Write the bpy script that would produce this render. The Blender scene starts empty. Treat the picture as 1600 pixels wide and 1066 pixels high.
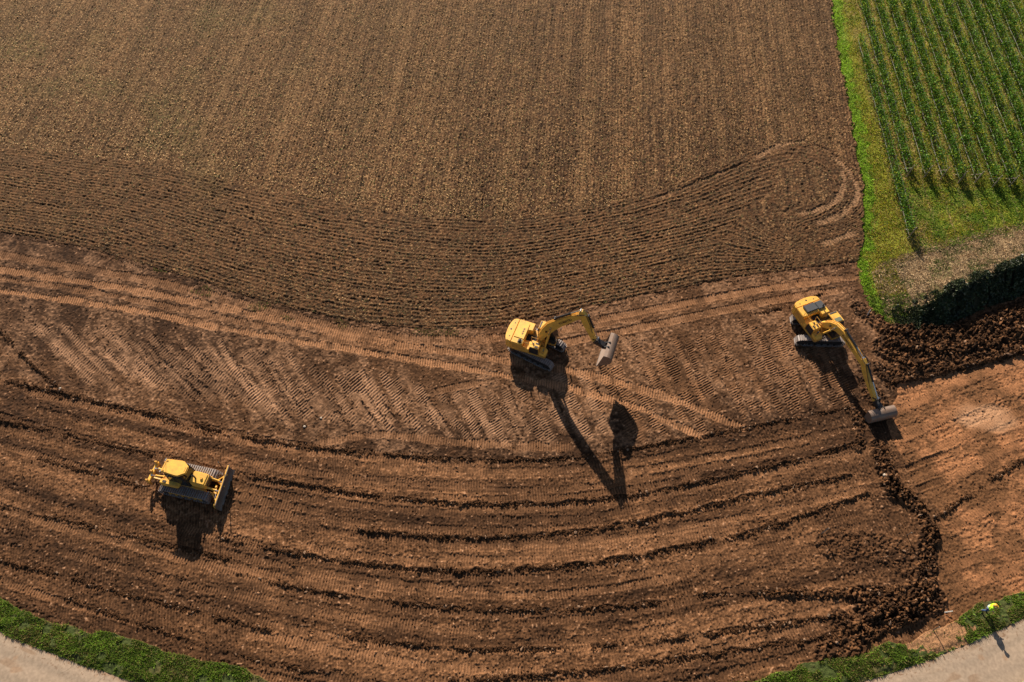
import bpy, bmesh, math, random
import numpy as np
from mathutils import Vector, Matrix

scene = bpy.context.scene
C = scene.collection
random.seed(7)
RNG = np.random.default_rng(7)
R = math.radians

# ------------------------------------------------------------------ camera, sky, sun, exposure
CAM_H, CAM_F, CAM_P = 60.0, 1200.0, R(57)
cam_data = bpy.data.cameras.new("camera")
cam_data.lens = 27.0
cam_data.sensor_width = 36.0
cam_data.clip_start = 0.5
cam_data.clip_end = 3000.0
cam = bpy.data.objects.new("camera", cam_data)
cam.location = (0, 0, CAM_H)
cam.rotation_euler = (R(90) - CAM_P, 0, 0)
C.objects.link(cam)
scene.camera = cam

SUN_EL, SHADOW_AZ = R(29.5), R(-77)
world = bpy.data.worlds.new("World")
scene.world = world
world.use_nodes = True
nt = world.node_tree
bgn = nt.nodes["Background"]
sky = nt.nodes.new("ShaderNodeTexSky")
sky.sky_type = 'NISHITA'
sky.sun_disc = False
sky.sun_elevation = SUN_EL
sky.sun_rotation = R(-13)
sky.air_density = 1.0
sky.dust_density = 1.0
nt.links.new(sky.outputs[0], bgn.inputs[0])
bgn.inputs[1].default_value = 0.05
sl = bpy.data.lights.new("sun", 'SUN')
sl.energy = 5.0
sl.angle = R(0.5)
sl.color = (1.0, 0.89, 0.74)
sun = bpy.data.objects.new("sun", sl)
sd = Vector((math.cos(SHADOW_AZ) * math.cos(SUN_EL), math.sin(SHADOW_AZ) * math.cos(SUN_EL), -math.sin(SUN_EL)))
sun.rotation_euler = sd.to_track_quat('-Z', 'Y').to_euler()
sun.location = (-20, 90, 80)
C.objects.link(sun)
vs = scene.view_settings
vs.view_transform = 'Standard'
vs.look = 'None'
vs.exposure = 0.8
vs.gamma = 1.0

# ------------------------------------------------------------------ helpers: ground projection, noise, curves
cP, sP = math.cos(CAM_P), math.sin(CAM_P)

def at(u, v, z=0.0):
    """a place on the level z, found from where the photograph (1600 wide) shows it"""
    x = (u - 800) / CAM_F
    y = (v - 533) / CAM_F
    t = (CAM_H - z) / (sP + y * cP)
    return np.array([x * t, (cP - y * sP) * t])

_T = [RNG.random((256, 256), dtype=np.float32) for _ in range(4)]

def vn(x, y, s, seed=0):
    """value noise in 0..1 with cell size s"""
    T = _T[seed % 4]
    fx = x / s + 37.7 * seed + 5000
    fy = y / s + 91.3 * seed + 5000
    ix = np.floor(fx).astype(np.int64)
    iy = np.floor(fy).astype(np.int64)
    fx = (fx - ix).astype(np.float32)
    fy = (fy - iy).astype(np.float32)
    fx = fx * fx * (3 - 2 * fx)
    fy = fy * fy * (3 - 2 * fy)
    x0 = ix & 255; x1 = (ix + 1) & 255; y0 = iy & 255; y1 = (iy + 1) & 255
    a = T[y0, x0]; b = T[y0, x1]; c = T[y1, x0]; d = T[y1, x1]
    return a + (b - a) * fx + (c - a) * fy + (a - b - c + d) * fx * fy

def fbm(x, y, s, seed=0, o=3):
    r = 0.0; w = 0.0; a = 1.0
    for i in range(o):
        r = r + a * vn(x, y, s, seed + i * 3)
        w += a
        a *= 0.55
        s *= 0.47
    return r / w

def clods(x, y, c, seed=0):
    """rounded lumps: one per cell of size c, each with its own place, size and height"""
    T = _T[seed % 4]; T2 = _T[(seed + 1) % 4]; T3 = _T[(seed + 2) % 4]
    fx = x / c + 700 + seed * 13.1; fy = y / c + 700 + seed * 7.7
    ix = np.floor(fx).astype(np.int64); iy = np.floor(fy).astype(np.int64)
    h = np.zeros(x.shape, np.float32)
    for dx in (-1, 0, 1):
        for dy in (-1, 0, 1):
            jx = (ix + dx) & 255; jy = (iy + dy) & 255
            px = ix + dx + T[jy, jx]; py = iy + dy + T2[jy, jx]
            r = 0.35 + 0.5 * T3[jy, jx]
            d2 = ((fx - px) ** 2 + (fy - py) ** 2) / (r * r)
            h = np.maximum(h, np.sqrt(np.clip(1 - d2, 0, 1)).astype(np.float32) * r)
    return h

def sst(a, b, x):
    t = np.clip((x - a) / (b - a), 0, 1)
    return t * t * (3 - 2 * t)

def chaikin(p, n=3):
    p = np.asarray(p, float)
    for _ in range(n):
        q = np.empty((2 * len(p), 2))
        q[0] = p[0]; q[-1] = p[-1]
        q[1:-1:2] = 0.75 * p[:-1] + 0.25 * p[1:]
        q[2:-1:2] = 0.25 * p[:-1] + 0.75 * p[1:]
        p = q
    return p

def curve_x(px, left=None, right=None):
    """y as a function of x through places given by the photograph"""
    p = np.array([at(*q) for q in px])
    p = chaikin(p, 3)
    o = np.argsort(p[:, 0])
    return p[o, 0], p[o, 1]

def cy(c, x):
    xs, ys = c
    r = np.interp(x, xs, ys)
    k0 = (ys[6] - ys[0]) / (xs[6] - xs[0] + 1e-9)
    k1 = (ys[-1] - ys[-7]) / (xs[-1] - xs[-7] + 1e-9)
    return r + np.where(x < xs[0], (x - xs[0]) * k0, 0) + np.where(x > xs[-1], (x - xs[-1]) * k1, 0)

# boundaries of the place
BND = curve_x([(0, 362), (120, 383), (250, 420), (400, 468), (530, 500), (640, 513), (720, 514), (790, 508), (900, 484), (1000, 463), (1120, 438), (1230, 422), (1340, 409)])
W1 = curve_x([(-60, 578), (0, 592), (110, 618), (250, 650), (340, 672), (430, 690), (520, 702), (620, 710), (720, 716), (830, 716), (905, 713), (1000, 698), (1100, 680), (1200, 662), (1330, 634), (1400, 618), (1600, 560)])
VG = curve_x([(-80, 900), (0, 944), (60, 962), (150, 988), (250, 1014), (330, 1038), (430, 1066), (600, 1105), (800, 1125), (1000, 1105), (1180, 1060), (1290, 1032), (1370, 1012), (1430, 1000), (1480, 975), (1520, 950), (1560, 934), (1600, 926), (1700, 900)])
UPH = curve_x([(-60, 222), (0, 228), (130, 245), (270, 262), (400, 295), (560, 324), (700, 344), (800, 346), (950, 322), (1050, 294), (1120, 264), (1180, 238), (1235, 223), (1290, 236), (1320, 258), (1345, 300)])
BUP = curve_x([(1360, 425), (1385, 412), (1400, 405), (1440, 393), (1500, 373), (1600, 352), (1700, 334)])

_cr = chaikin([(34.2, 42.6), (36.5, 42.0), (38.6, 42.4), (42.4, 44.0), (46.6, 45.8), (49.4, 46.9), (60, 51.2), (80, 59)], 3)
CREST = (_cr[:, 0], _cr[:, 1])
LOOP_C, LOOP_R = (31.2, 59.0), 6.4
ROAD_W = 3.8

def road_edge(x):
    return 6.05 + 0.0106 * x + 0.00507 * x * x

_xg = np.array([at(u, v) for u, v in ((1285, -200), (1297, 0), (1310, 80), (1325, 160), (1340, 250), (1350, 320), (1347, 370), (1338, 412), (1352, 455), (1363, 486), (1390, 505))])
_xg = _xg[np.argsort(_xg[:, 1])]

def strip_edge(y):
    return np.interp(y, _xg[:, 1], _xg[:, 0])

def bank_shape(X, Y):
    up = cy(BUP, X); cr = cy(CREST, X)
    hm = 2.0 * sst(35.3, 42.0, X)
    rise = hm * (1 - sst(0, 1, (Y - cr) / np.maximum(up - cr, 0.5))) ** 1.0
    fall = hm * np.clip(1 + (Y - cr) / 2.5, 0, 1)
    return np.where(Y >= cr, rise, fall)

# ------------------------------------------------------------------ materials
def new_mat(name):
    m = bpy.data.materials.new(name)
    m.use_nodes = True
    n = m.node_tree.nodes
    return m, n, m.node_tree.links, n["Principled BSDF"]

def ground_mat(name, rough, nscale, namp, bscale, bstr, bdist=0.05):
    m, n, l, b = new_mat(name)
    a = n.new("ShaderNodeAttribute"); a.attribute_name = "Col"
    tc = n.new("ShaderNodeTexCoord")
    no = n.new("ShaderNodeTexNoise"); no.inputs["Scale"].default_value = nscale
    no.inputs["Detail"].default_value = 4
    mr = n.new("ShaderNodeMapRange")
    mr.inputs["From Min"].default_value = 0.3; mr.inputs["From Max"].default_value = 0.7
    mr.inputs["To Min"].default_value = 1 - namp; mr.inputs["To Max"].default_value = 1 + namp
    mx = n.new("ShaderNodeMix"); mx.data_type = 'RGBA'; mx.blend_type = 'MULTIPLY'
    mx.inputs["Factor"].default_value = 1.0
    l.new(tc.outputs["Object"], no.inputs["Vector"])
    l.new(no.outputs["Fac"], mr.inputs["Value"])
    l.new(a.outputs["Color"], mx.inputs["A"])
    l.new(mr.outputs["Result"], mx.inputs["B"])
    l.new(mx.outputs["Result"], b.inputs["Base Color"])
    b.inputs["Roughness"].default_value = rough
    b.inputs["Specular IOR Level"].default_value = 0.15
    n2 = n.new("ShaderNodeTexNoise"); n2.inputs["Scale"].default_value = bscale; n2.inputs["Detail"].default_value = 3
    bp = n.new("ShaderNodeBump"); bp.inputs["Strength"].default_value = bstr; bp.inputs["Distance"].default_value = bdist
    l.new(tc.outputs["Object"], n2.inputs["Vector"])
    l.new(n2.outputs["Fac"], bp.inputs["Height"])
    l.new(bp.outputs["Normal"], b.inputs["Normal"])
    return m

def leaf_mat(name, rough=0.6, spec=0.3, trans=0.0):
    m, n, l, b = new_mat(name)
    a = n.new("ShaderNodeAttribute"); a.attribute_name = "Col"
    l.new(a.outputs["Color"], b.inputs["Base Color"])
    b.inputs["Roughness"].default_value = rough
    b.inputs["Specular IOR Level"].default_value = spec
    if trans:
        out = n["Material Output"]
        tr = n.new("ShaderNodeBsdfTranslucent"); ms = n.new("ShaderNodeMixShader")
        ms.inputs[0].default_value = trans
        l.new(a.outputs["Color"], tr.inputs["Color"])
        l.new(b.outputs[0], ms.inputs[1]); l.new(tr.outputs[0], ms.inputs[2])
        l.new(ms.outputs[0], out.inputs["Surface"])
    return m

def solid_mat(name, col, rough=0.5, metal=0.0, dirt=None, dirt_amt=0.35, scale=2.5, spec=0.5, coat=0.0):
    m, n, l, b = new_mat(name)
    tc = n.new("ShaderNodeTexCoord")
    no = n.new("ShaderNodeTexNoise"); no.inputs["Scale"].default_value = scale; no.inputs["Detail"].default_value = 6
    no.inputs["Roughness"].default_value = 0.65
    l.new(tc.outputs["Object"], no.inputs["Vector"])
    mr = n.new("ShaderNodeMapRange")
    mr.inputs["From Min"].default_value = 0.42; mr.inputs["From Max"].default_value = 0.75
    mr.inputs["To Min"].default_value = 0.0; mr.inputs["To Max"].default_value = dirt_amt
    l.new(no.outputs["Fac"], mr.inputs["Value"])
    mx = n.new("ShaderNodeMix"); mx.data_type = 'RGBA'
    mx.inputs["A"].default_value = (*col, 1)
    d = dirt or (0.22, 0.12, 0.065)
    mx.inputs["B"].default_value = (*d, 1)
    l.new(mr.outputs["Result"], mx.inputs["Factor"])
    l.new(mx.outputs["Result"], b.inputs["Base Color"])
    b.inputs["Roughness"].default_value = rough
    b.inputs["Metallic"].default_value = metal
    b.inputs["Specular IOR Level"].default_value = spec
    b.inputs["Coat Weight"].default_value = coat
    return m

M = {}
M['soil'] = ground_mat("soil", 0.95, 16.0, 0.35, 22.0, 0.6, 0.03)
M['field'] = ground_mat("ploughed_soil", 0.95, 14.0, 0.4, 18.0, 0.7, 0.04)
M['turf'] = ground_mat("turf", 0.9, 9.0, 0.4, 14.0, 0.8, 0.06)
M['road'] = ground_mat("concrete_road", 0.85, 5.0, 0.12, 60.0, 0.25, 0.01)
M['clod'] = leaf_mat("clod_soil", 0.95, 0.1)
M['grass'] = leaf_mat("grass_blades", 0.6, 0.2, 0.45)
M['straw'] = leaf_mat("straw", 0.8, 0.15, 0.1)
M['leaf'] = leaf_mat("vine_leaves", 0.6, 0.15, 0.3)
M['ivy'] = leaf_mat("hedge_leaves", 0.5, 0.4, 0.1)

# ------------------------------------------------------------------ ground sheet
def spread(lo, hi, step, far_lo, far_hi, grow=1.22):
    mid = np.arange(lo, hi, step)
    a = []; s = step * 2; x = lo
    while x > far_lo:
        x -= s; a.append(x); s *= grow
    b = []; s = step * 2; x = mid[-1]
    while x < far_hi:
        x += s; b.append(x); s *= grow
    return np.array(a[::-1] + list(mid) + b)

STEP = 0.93
US = spread(-230, 1830, STEP, -1400, 3000, 1.06)
VS_ = spread(-130, 1240, STEP, -1150, 2600, 1.06)
VS_ = VS_[VS_ > -1240]
UU, VV = np.meshgrid(US, VS_)
_x = (UU - 800) / CAM_F; _y = (VV - 533) / CAM_F
_t = CAM_H / (sP + _y * cP)
X = (_x * _t); Y = ((cP - _y * sP) * _t)
NV, NU = X.shape
Z = np.zeros((NV, NU), np.float32)
COL = np.zeros((NV, NU, 3), np.float32)
CLOD = []     # (x, y, radius, tone)

wob = (fbm(X, Y, 1.6, 1, 2) - 0.5)
fine = vn(X, Y, 0.16, 2)
fine2 = vn(X, Y, 0.11, 5)
mid = fbm(X, Y, 0.5, 3, 2)
big = fbm(X, Y, 5.0, 6, 3)
huge = fbm(X, Y, 16.0, 9, 2)

yB = cy(BND, X) + 0.25 * wob
yV = cy(VG, X) + 0.9 * wob
yW = cy(W1, X)
yR = road_edge(X) + 0.25 * wob
xg = strip_edge(Y) + 0.9 * wob + 0.5 * (fine - 0.5)

EARTH, FIELD, TURF, VERGE, ROAD = 0, 1, 2, 3, 4
REG = np.zeros((NV, NU), np.int8)
REG[(Y < yV)] = VERGE
REG[(Y < yR)] = ROAD
REG[(Y < yR - ROAD_W)] = VERGE
REG[(Y > yB) & (X <= xg)] = FIELD
ycr = cy(CREST, X)
REG[(X > xg) & (Y > np.where(X > 36.5, ycr - 2.3 * sst(35.5, 40.0, X), 40.8)) & (Y > 38)] = TURF

def mixc(a, b, t):
    t = np.clip(t, 0, 1)[..., None]
    return a * (1 - t) + b * t

def c3(*v):
    return np.array(v, np.float32)

D_ = c3(0.041, 0.0185, 0.008)
M_ = c3(0.096, 0.044, 0.0185)
L_ = c3(0.35, 0.168, 0.078)
P_ = c3(0.43, 0.235, 0.13)

# ---- ploughed field
AZR = R(85.2)
q = X * math.sin(AZR) - Y * math.cos(AZR)
p_ = X * math.cos(AZR) + Y * math.sin(AZR)
f = REG == FIELD
Xf, Yf = X[f], Y[f]
qf, pf = q[f] + 0.25 * wob[f], p_[f]
up = cy(UPH, Xf) + 0.8 * wob[f]
dl = np.hypot(Xf - LOOP_C[0], (Yf - LOOP_C[1]) * 0.92)
inloop = (dl < LOOP_R) & (Yf > 55.0) & (dl > 2.6)
incore = (dl <= 2.9)
head = sst(-2.2, 2.2, (up - Yf) + 2.2 * (vn(Xf, Yf, 0.8, 26) - 0.5))
head = np.where(incore, 0.25, head)
wid = 12.4
tt = (Yf - cy(BND, Xf)) / np.maximum(cy(UPH, Xf) - cy(BND, Xf), 1.0)
outer = chaikin([at(*a) for a in ((-70, 221), (0, 228), (130, 245), (270, 262), (400, 295), (560, 324), (700, 344), (800, 346), (950, 322), (1050, 294), (1120, 264), (1180, 238), (1235, 223), (1290, 236), (1325, 262), (1340, 300), (1332, 328), (1300, 348), (1255, 362))], 1)
d_up = np.full(Xf.shape, 99.0)
hsel = Yf < up + 2.0
hx_, hy_ = Xf[hsel], Yf[hsel]
dd_ = np.full(hx_.shape, 99.0)
for a_, b_ in zip(outer[:-1], outer[1:]):
    e_ = b_ - a_; L2 = float(e_ @ e_)
    if L2 < 1e-9:
        continue
    k_ = np.clip(((hx_ - a_[0]) * e_[0] + (hy_ - a_[1]) * e_[1]) / L2, 0, 1)
    dd_ = np.minimum(dd_, np.hypot(hx_ - a_[0] - k_ * e_[0], hy_ - a_[1] - k_ * e_[1]))
d_up[hsel] = dd_
d_lo = np.maximum(Yf - cy(BND, Xf), 0.0)
ph_head = d_up / (d_up + d_lo + 0.01) * wid / 0.40
ph_head = ph_head + 0.35 * (vn(Xf, Yf, 2.5, 11) - 0.5) + 0.28 * (vn(Xf, Yf, 0.6, 12) - 0.5)
ph_str = qf / 0.36 + 0.25 * (vn(Xf, Yf, 0.9, 13) - 0.5)
rowmod = 0.35 + 1.3 * vn(np.floor(ph_head) * 3.1, Xf * 0.12, 1.0, 14)
s_head = np.sin(2 * np.pi * ph_head)
s_str = np.sin(2 * np.pi * ph_str)
cl1 = clods(Xf + 0.15 * wob[f], Yf, 0.27, 1)
cl2 = clods(Xf, Yf, 0.17, 2)
zf = head * (0.026 * rowmod * s_head) + (1 - head) * 0.034 * s_str
zf = zf + (0.05 + 0.02 * head) * cl1 * (0.5 + 0.7 * vn(Xf, Yf, 1.7, 15)) + 0.06 * cl2 + 0.05 * (fine[f] - 0.5) + 0.10 * (big[f] - 0.5)
zf = zf + 0.10 * (1 - np.exp(-np.maximum(Yf - cy(BND, Xf), 0) / 0.9)) + 0.02
fb = c3(0.089, 0.0415, 0.0175); fs = c3(0.36, 0.205, 0.092); fd = c3(0.042, 0.021, 0.010)
band = vn(np.floor(qf / 3.0) * 1.7, pf * 0.01, 1.0, 21) * 0.6 + vn(qf, pf * 0.02, 1.1, 22) * 0.4
tone = 0.45 * (huge[f] - 0.5) + 0.5 * (band - 0.5) * (1 - head) + 0.5 * (mid[f] - 0.5)
cf = fb[None] * (1 + 1.3 * tone[:, None])
cf = mixc(cf, fd[None], sst(0.55, 0.2, mid[f]) * 0.55)
streak = vn(np.where(head > 0.5, ph_head * 0.42, qf), np.where(head > 0.5, Xf * 0.5, pf) * 0.16, 0.17, 24)
longs = vn(qf / 0.36 + 0.0, pf * 0.11, 1.0, 25)
cf = mixc(cf, fd[None] * 0.7, sst(0.5, 0.15, 0.55 * streak + 0.45 * fine[f]) * 0.9)
zf = zf - 0.06 * sst(0.45, 0.1, 0.6 * streak + 0.4 * fine[f])
straw = sst(0.66, 0.86, 0.55 * vn(Xf + 0.2 * pf, Yf, 0.13, 16) + 0.45 * vn(qf, pf * 0.5, 0.1, 17) + 0.12 * (band - 0.5) + 0.10 * (1 - head) - 0.03)
lightrow = head * sst(0.2, 0.95, s_head) * 0.28 * rowmod
cf = cf * (0.6 + 0.8 * fine[f])[:, None]
cf = mixc(cf, fs[None], np.clip(straw * 0.8 + lightrow * 0.6 + (1 - head) * 0.16 * sst(0.45, 0.85, vn(qf / 0.36, pf * 0.11, 1.0, 25)) * (0.4 + fine[f]), 0, 1))
cf = mixc(cf, fd[None], (1 - head) * 0.34 * sst(0.45, 0.15, vn(qf / 0.36, pf * 0.11, 1.0, 25)))
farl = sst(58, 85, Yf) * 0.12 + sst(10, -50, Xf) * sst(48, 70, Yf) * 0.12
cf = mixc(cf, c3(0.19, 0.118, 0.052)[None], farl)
weed = sst(0.52, 0.75, fbm(Xf, Yf, 7.0, 18, 2)) * sst(-8, -48, Xf) * sst(50, 66, Yf) * sst(0.35, 0.75, fine[f])
cf = mixc(cf, c3(0.085, 0.105, 0.028)[None], weed * 0.35)
for qq, w, a in ((-40.2, 0.5, 0.35), (-31.5, 0.4, 0.3), (-22.0, 0.45, 0.32), (-20.1, 0.45, 0.25), (-12.0, 0.3, 0.15), (2.5, 0.4, 0.22), (14.0, 0.3, 0.18), (24.0, 0.3, 0.12)):
    mline = np.exp(-((q[f] - qq) / w) ** 2) * (1 - head)
    cf = mixc(cf, fs[None], mline * a * 0.5 * (0.4 + 1.2 * vn(Xf, Yf, 0.8, 23)))
    zf = zf - 0.025 * mline
Z[f] = zf
COL[f] = cf

# ---- bare earth of the site
e = REG == EARTH
ec = e
lam = np.clip((Y - yV) / np.maximum(yW - yV, 1.0), -0.2, 1.2)
lowerE = e & (Y < yW)
along = X * 0.05
ban = vn(lam * 21.0 + 0.5 * wob, X * 0.045, 1.0, 31)
ban2 = vn(lam * 46.0 + 0.8 * wob, X * 0.09, 1.0, 32)
patch = fbm(X, Y, 2.6, 33, 3)
dry = sst(0.46, 0.80, 0.48 * ban + 0.17 * ban2 + 0.35 * patch + 0.18 * (mid - 0.5))
base_e = mixc(D_[None, None] * (1 + 0.9 * (mid[..., None] - 0.35)), M_[None, None], sst(0.25, 0.75, 0.5 * patch + 0.5 * ban))
colE = mixc(base_e, L_[None, None], dry * 0.35 * sst(0.25, 0.75, mid + 0.25 * (fine - 0.5) + 0.12))
zE = 0.08 * (big - 0.5) + 0.04 * (mid - 0.5) + 0.055 * (fine - 0.5) + 0.03 * (fine2 - 0.5)
# grouser prints, running with the passes
arc = X + 0.25 * (vn(X, Y, 3.0, 35) - 0.5) + 0.18 * (lam * 21)
pr = np.sin(2 * np.pi * arc / 0.235)
pm = sst(0.30, 0.55, 0.6 * ban + 0.4 * vn(X, Y, 1.3, 36)) * lowerE
zE = zE + 0.034 * pr * pm
colE = mixc(colE, L_[None, None], 0.16 * pm * sst(0.0, 1.0, pr))
st_ = np.sin(2 * np.pi * lam * 21.0)
zE = zE + 0.012 * st_ * lowerE
grit = np.zeros_like(Z); grit[e] = clods(X[e] + 0.2 * wob[e], Y[e], 0.17, 6)
zE = zE + 0.055 * grit * (0.35 + 0.9 * vn(X, Y, 0.9, 39))
colE = colE * (0.45 + 0.8 * fine + 0.35 * fine2)[..., None]
spk = sst(0.74, 0.9, 0.5 * fine + 0.5 * vn(X, Y, 0.13, 40))
colE = mixc(colE, P_[None, None], spk * 0.8)
lumpy = clods(X[lowerE], Y[lowerE], 0.24, 3)
tmp = np.zeros_like(Z); tmp[lowerE] = lumpy
zE = zE + 0.10 * tmp * sst(0.55, 0.25, ban) * sst(0.35, 0.7, vn(X, Y, 1.1, 37))
# upper strip of the site: paler and pinker
upE = e & (Y >= yW) & (X < 34)
lum = sst(0.30, 0.66, 0.55 * patch + 0.45 * vn(X + 0.45 * Y, Y * 0.3, 1.1, 38) + 0.1 * (fine - 0.5))
colU = mixc(base_e * 0.92, P_[None, None] * 0.82, lum * 0.30 * sst(0.3, 0.75, mid + 0.3 * (fine - 0.5) + 0.1)) * (0.45 + 0.8 * fine + 0.35 * fine2)[..., None]
colU = mixc(colU, P_[None, None], spk * 0.8)
colE[upE] = colU[upE]
# right side: clean orange subsoil
rcx = np.array([at(u, v) for u, v in ((1600, 540), (1480, 580), (1405, 600), (1385, 660), (1420, 740), (1470, 800), (1462, 870), (1475, 960), (1560, 930))])
rx = np.interp(Y, rcx[2:8, 1][::-1], rcx[2:8, 0][::-1])
rightE = e & (X > rx + 0.6 * wob) & (Y < cy(curve_x([(1385, 600), (1450, 590), (1500, 580), (1600, 552), (1700, 525)]), X) + 0.7 * wob)
R_ = c3(0.275, 0.122, 0.053)
pr_ = fbm(X + 0.55 * Y, Y - 0.5 * X, 2.8, 41, 3)
colR = mixc(M_[None, None] * 1.35, R_[None, None], sst(0.3, 0.62, pr_ + 0.25 * sst(26, 36, Y) - 0.1 + 0.3 * (mid - 0.5)))
spot = np.exp(-(((X - at(1540, 650)[0]) / 3.2) ** 2 + ((Y - at(1540, 650)[1]) / 1.7) ** 2))
colR = colR * (0.55 + 0.6 * fine + 0.3 * fine2)[..., None]
colR = mixc(colR, c3(0.38, 0.205, 0.11)[None, None], sst(0.3, 0.7, spot + 0.6 * (pr_ - 0.5)))
colE[rightE] = colR[rightE]
drag = np.sin(2 * np.pi * (0.95 * X + 0.30 * Y + 0.3 * wob) / 0.26) * sst(0.4, 0.6, vn(0.3 * X - 0.95 * Y, X, 1.4, 42)) + 0.6 * np.sin(2 * np.pi * (0.30 * X - 0.95 * Y + 0.5 * wob) / 0.5)
zE = np.where(rightE, zE * 0.95 + 0.026 * drag * sst(0.45, 0.7, pr_) - 0.12 * sst(0, 1.5, X - rx), zE)
Z[e] = zE[e]
COL[e] = colE[e]

# ---- strokes: tracks, prints, windrows
def window(px, pad):
    px = np.asarray(px, float)
    u0, u1 = px[:, 0].min() - pad, px[:, 0].max() + pad
    v0, v1 = px[:, 1].min() - pad, px[:, 1].max() + pad
    return slice(*np.searchsorted(VS_, (v0, v1))), slice(*np.searchsorted(US, (u0, u1)))

def path_coords(px, sub, smooth=2):
    pts = chaikin([at(*a) for a in px], smooth)
    xs, ys = X[sub], Y[sub]
    best = np.full(xs.shape, 1e9); sd = np.zeros(xs.shape); ar = np.zeros(xs.shape)
    acc = 0.0
    for a, b in zip(pts[:-1], pts[1:]):
        d = b - a; L = math.hypot(*d)
        if L < 1e-6:
            continue
        d = d / L
        rx_, ry_ = xs - a[0], ys - a[1]
        s = np.clip(rx_ * d[0] + ry_ * d[1], 0, L)
        ex, ey = rx_ - s * d[0], ry_ - s * d[1]
        dd = np.hypot(ex, ey)
        m = dd < best
        best = np.where(m, dd, best)
        sd = np.where(m, ex * (-d[1]) + ey * d[0], sd)
        ar = np.where(m, acc + s, ar)
        acc += L
    return best, sd, ar, acc

def track(px, width=0.6, depth=0.05, tone=None, amount=0.7, cleat=0.03, period=0.22, rag=0.35, ridge=0.03, slant=0.0, only=None, fade=0.0, keep=0.75):
    sub = window(px, 22)
    best, sd, ar, L = path_coords(px, sub)
    w = width * 0.5
    wb = wob[sub]
    m = sst(w + 0.10, w - 0.06, best + rag * (fine[sub] - 0.5) * 0.35 + rag * 0.5 * wb)
    if fade:
        m = m * sst(0.0, fade, ar) * sst(0.0, fade, L - ar)
    if only is not None:
        m = m * (REG[sub] == only)
    brk = sst(0.24, 0.52, vn(X[sub] * 1.0, Y[sub], 0.9, 51) * 0.7 + 0.3 * mid[sub] + 0.25 * (keep - 0.5))
    c = np.sin(2 * np.pi * (ar + slant * sd) / period)
    zz = Z[sub]
    flat = zz * (1 - 0.65 * m)
    Z[sub] = flat - depth * m + cleat * c * m * brk + ridge * np.exp(-((best - w - 0.08) / 0.09) ** 2) * (1 - m) * (REG[sub] != ROAD)
    if tone is not None:
        t = m * amount * (0.35 + 0.65 * brk) * (0.35 + 0.65 * sst(-0.3, 0.7, c)) * (0.7 + 0.6 * mid[sub])
        COL[sub] = mixc(COL[sub], np.asarray(tone)[None, None], t)

def windrow(px, width=0.5, height=0.16, amount=0.8, n=18, rmax=0.15, breaks=0.35, only=EARTH):
    width *= 0.30; height *= 0.42; breaks *= 0.72; rmax *= 0.72
    sub = window(px, 25)
    best, sd, ar, L = path_coords(px, sub)
    br = sst(breaks - 0.12, breaks + 0.15, vn(ar, ar * 0.0, 1.7, int(px[0][0]) % 17 + 3))
    best = np.abs(sd + 0.4 * (vn(ar, sd * 0, 1.3, 64) - 0.5) + 0.3 * (vn(ar, sd * 0, 0.45, 65) - 0.5)) + np.where(best > np.abs(sd) + 0.02, 9.0, 0.0)
    w = width * (0.35 + 1.1 * vn(ar, sd * 0, 0.7, 61))
    prof = np.exp(-(best / (w * 0.6)) ** 2)
    ok = (REG[sub] == only)
    Z[sub] += height * prof * br * (0.2 + 1.3 * fine[sub] * (0.5 + vn(ar, sd * 3, 0.5, 62))) * ok
    COL[sub] = mixc(COL[sub], (D_ * 0.6)[None, None], prof * br * amount * ok)
    pts = chaikin([at(*a) for a in px], 2)
    seg = np.hypot(*(pts[1:] - pts[:-1]).T)
    cum = np.r_[0, np.cumsum(seg)]
    k = int(cum[-1] * n)
    s = RNG.random(k) * cum[-1]
    px_ = np.interp(s, cum, pts[:, 0]); py_ = np.interp(s, cum, pts[:, 1])
    bb = sst(breaks - 0.12, breaks + 0.15, vn(s, s * 0.0, 1.7, int(px[0][0]) % 17 + 3))
    kp = RNG.random(k) < 0.12 + 0.88 * bb
    off = RNG.normal(0, width * 0.75, (k, 2))
    off[:, 1] -= 0.08
    for x, y, o, g in zip(px_, py_, off, kp):
        if g:
            CLOD.append((x + o[0], y + o[1], 0.03 + (rmax - 0.03) * RNG.random() ** 2.8, RNG.random() * 0.45))

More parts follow.
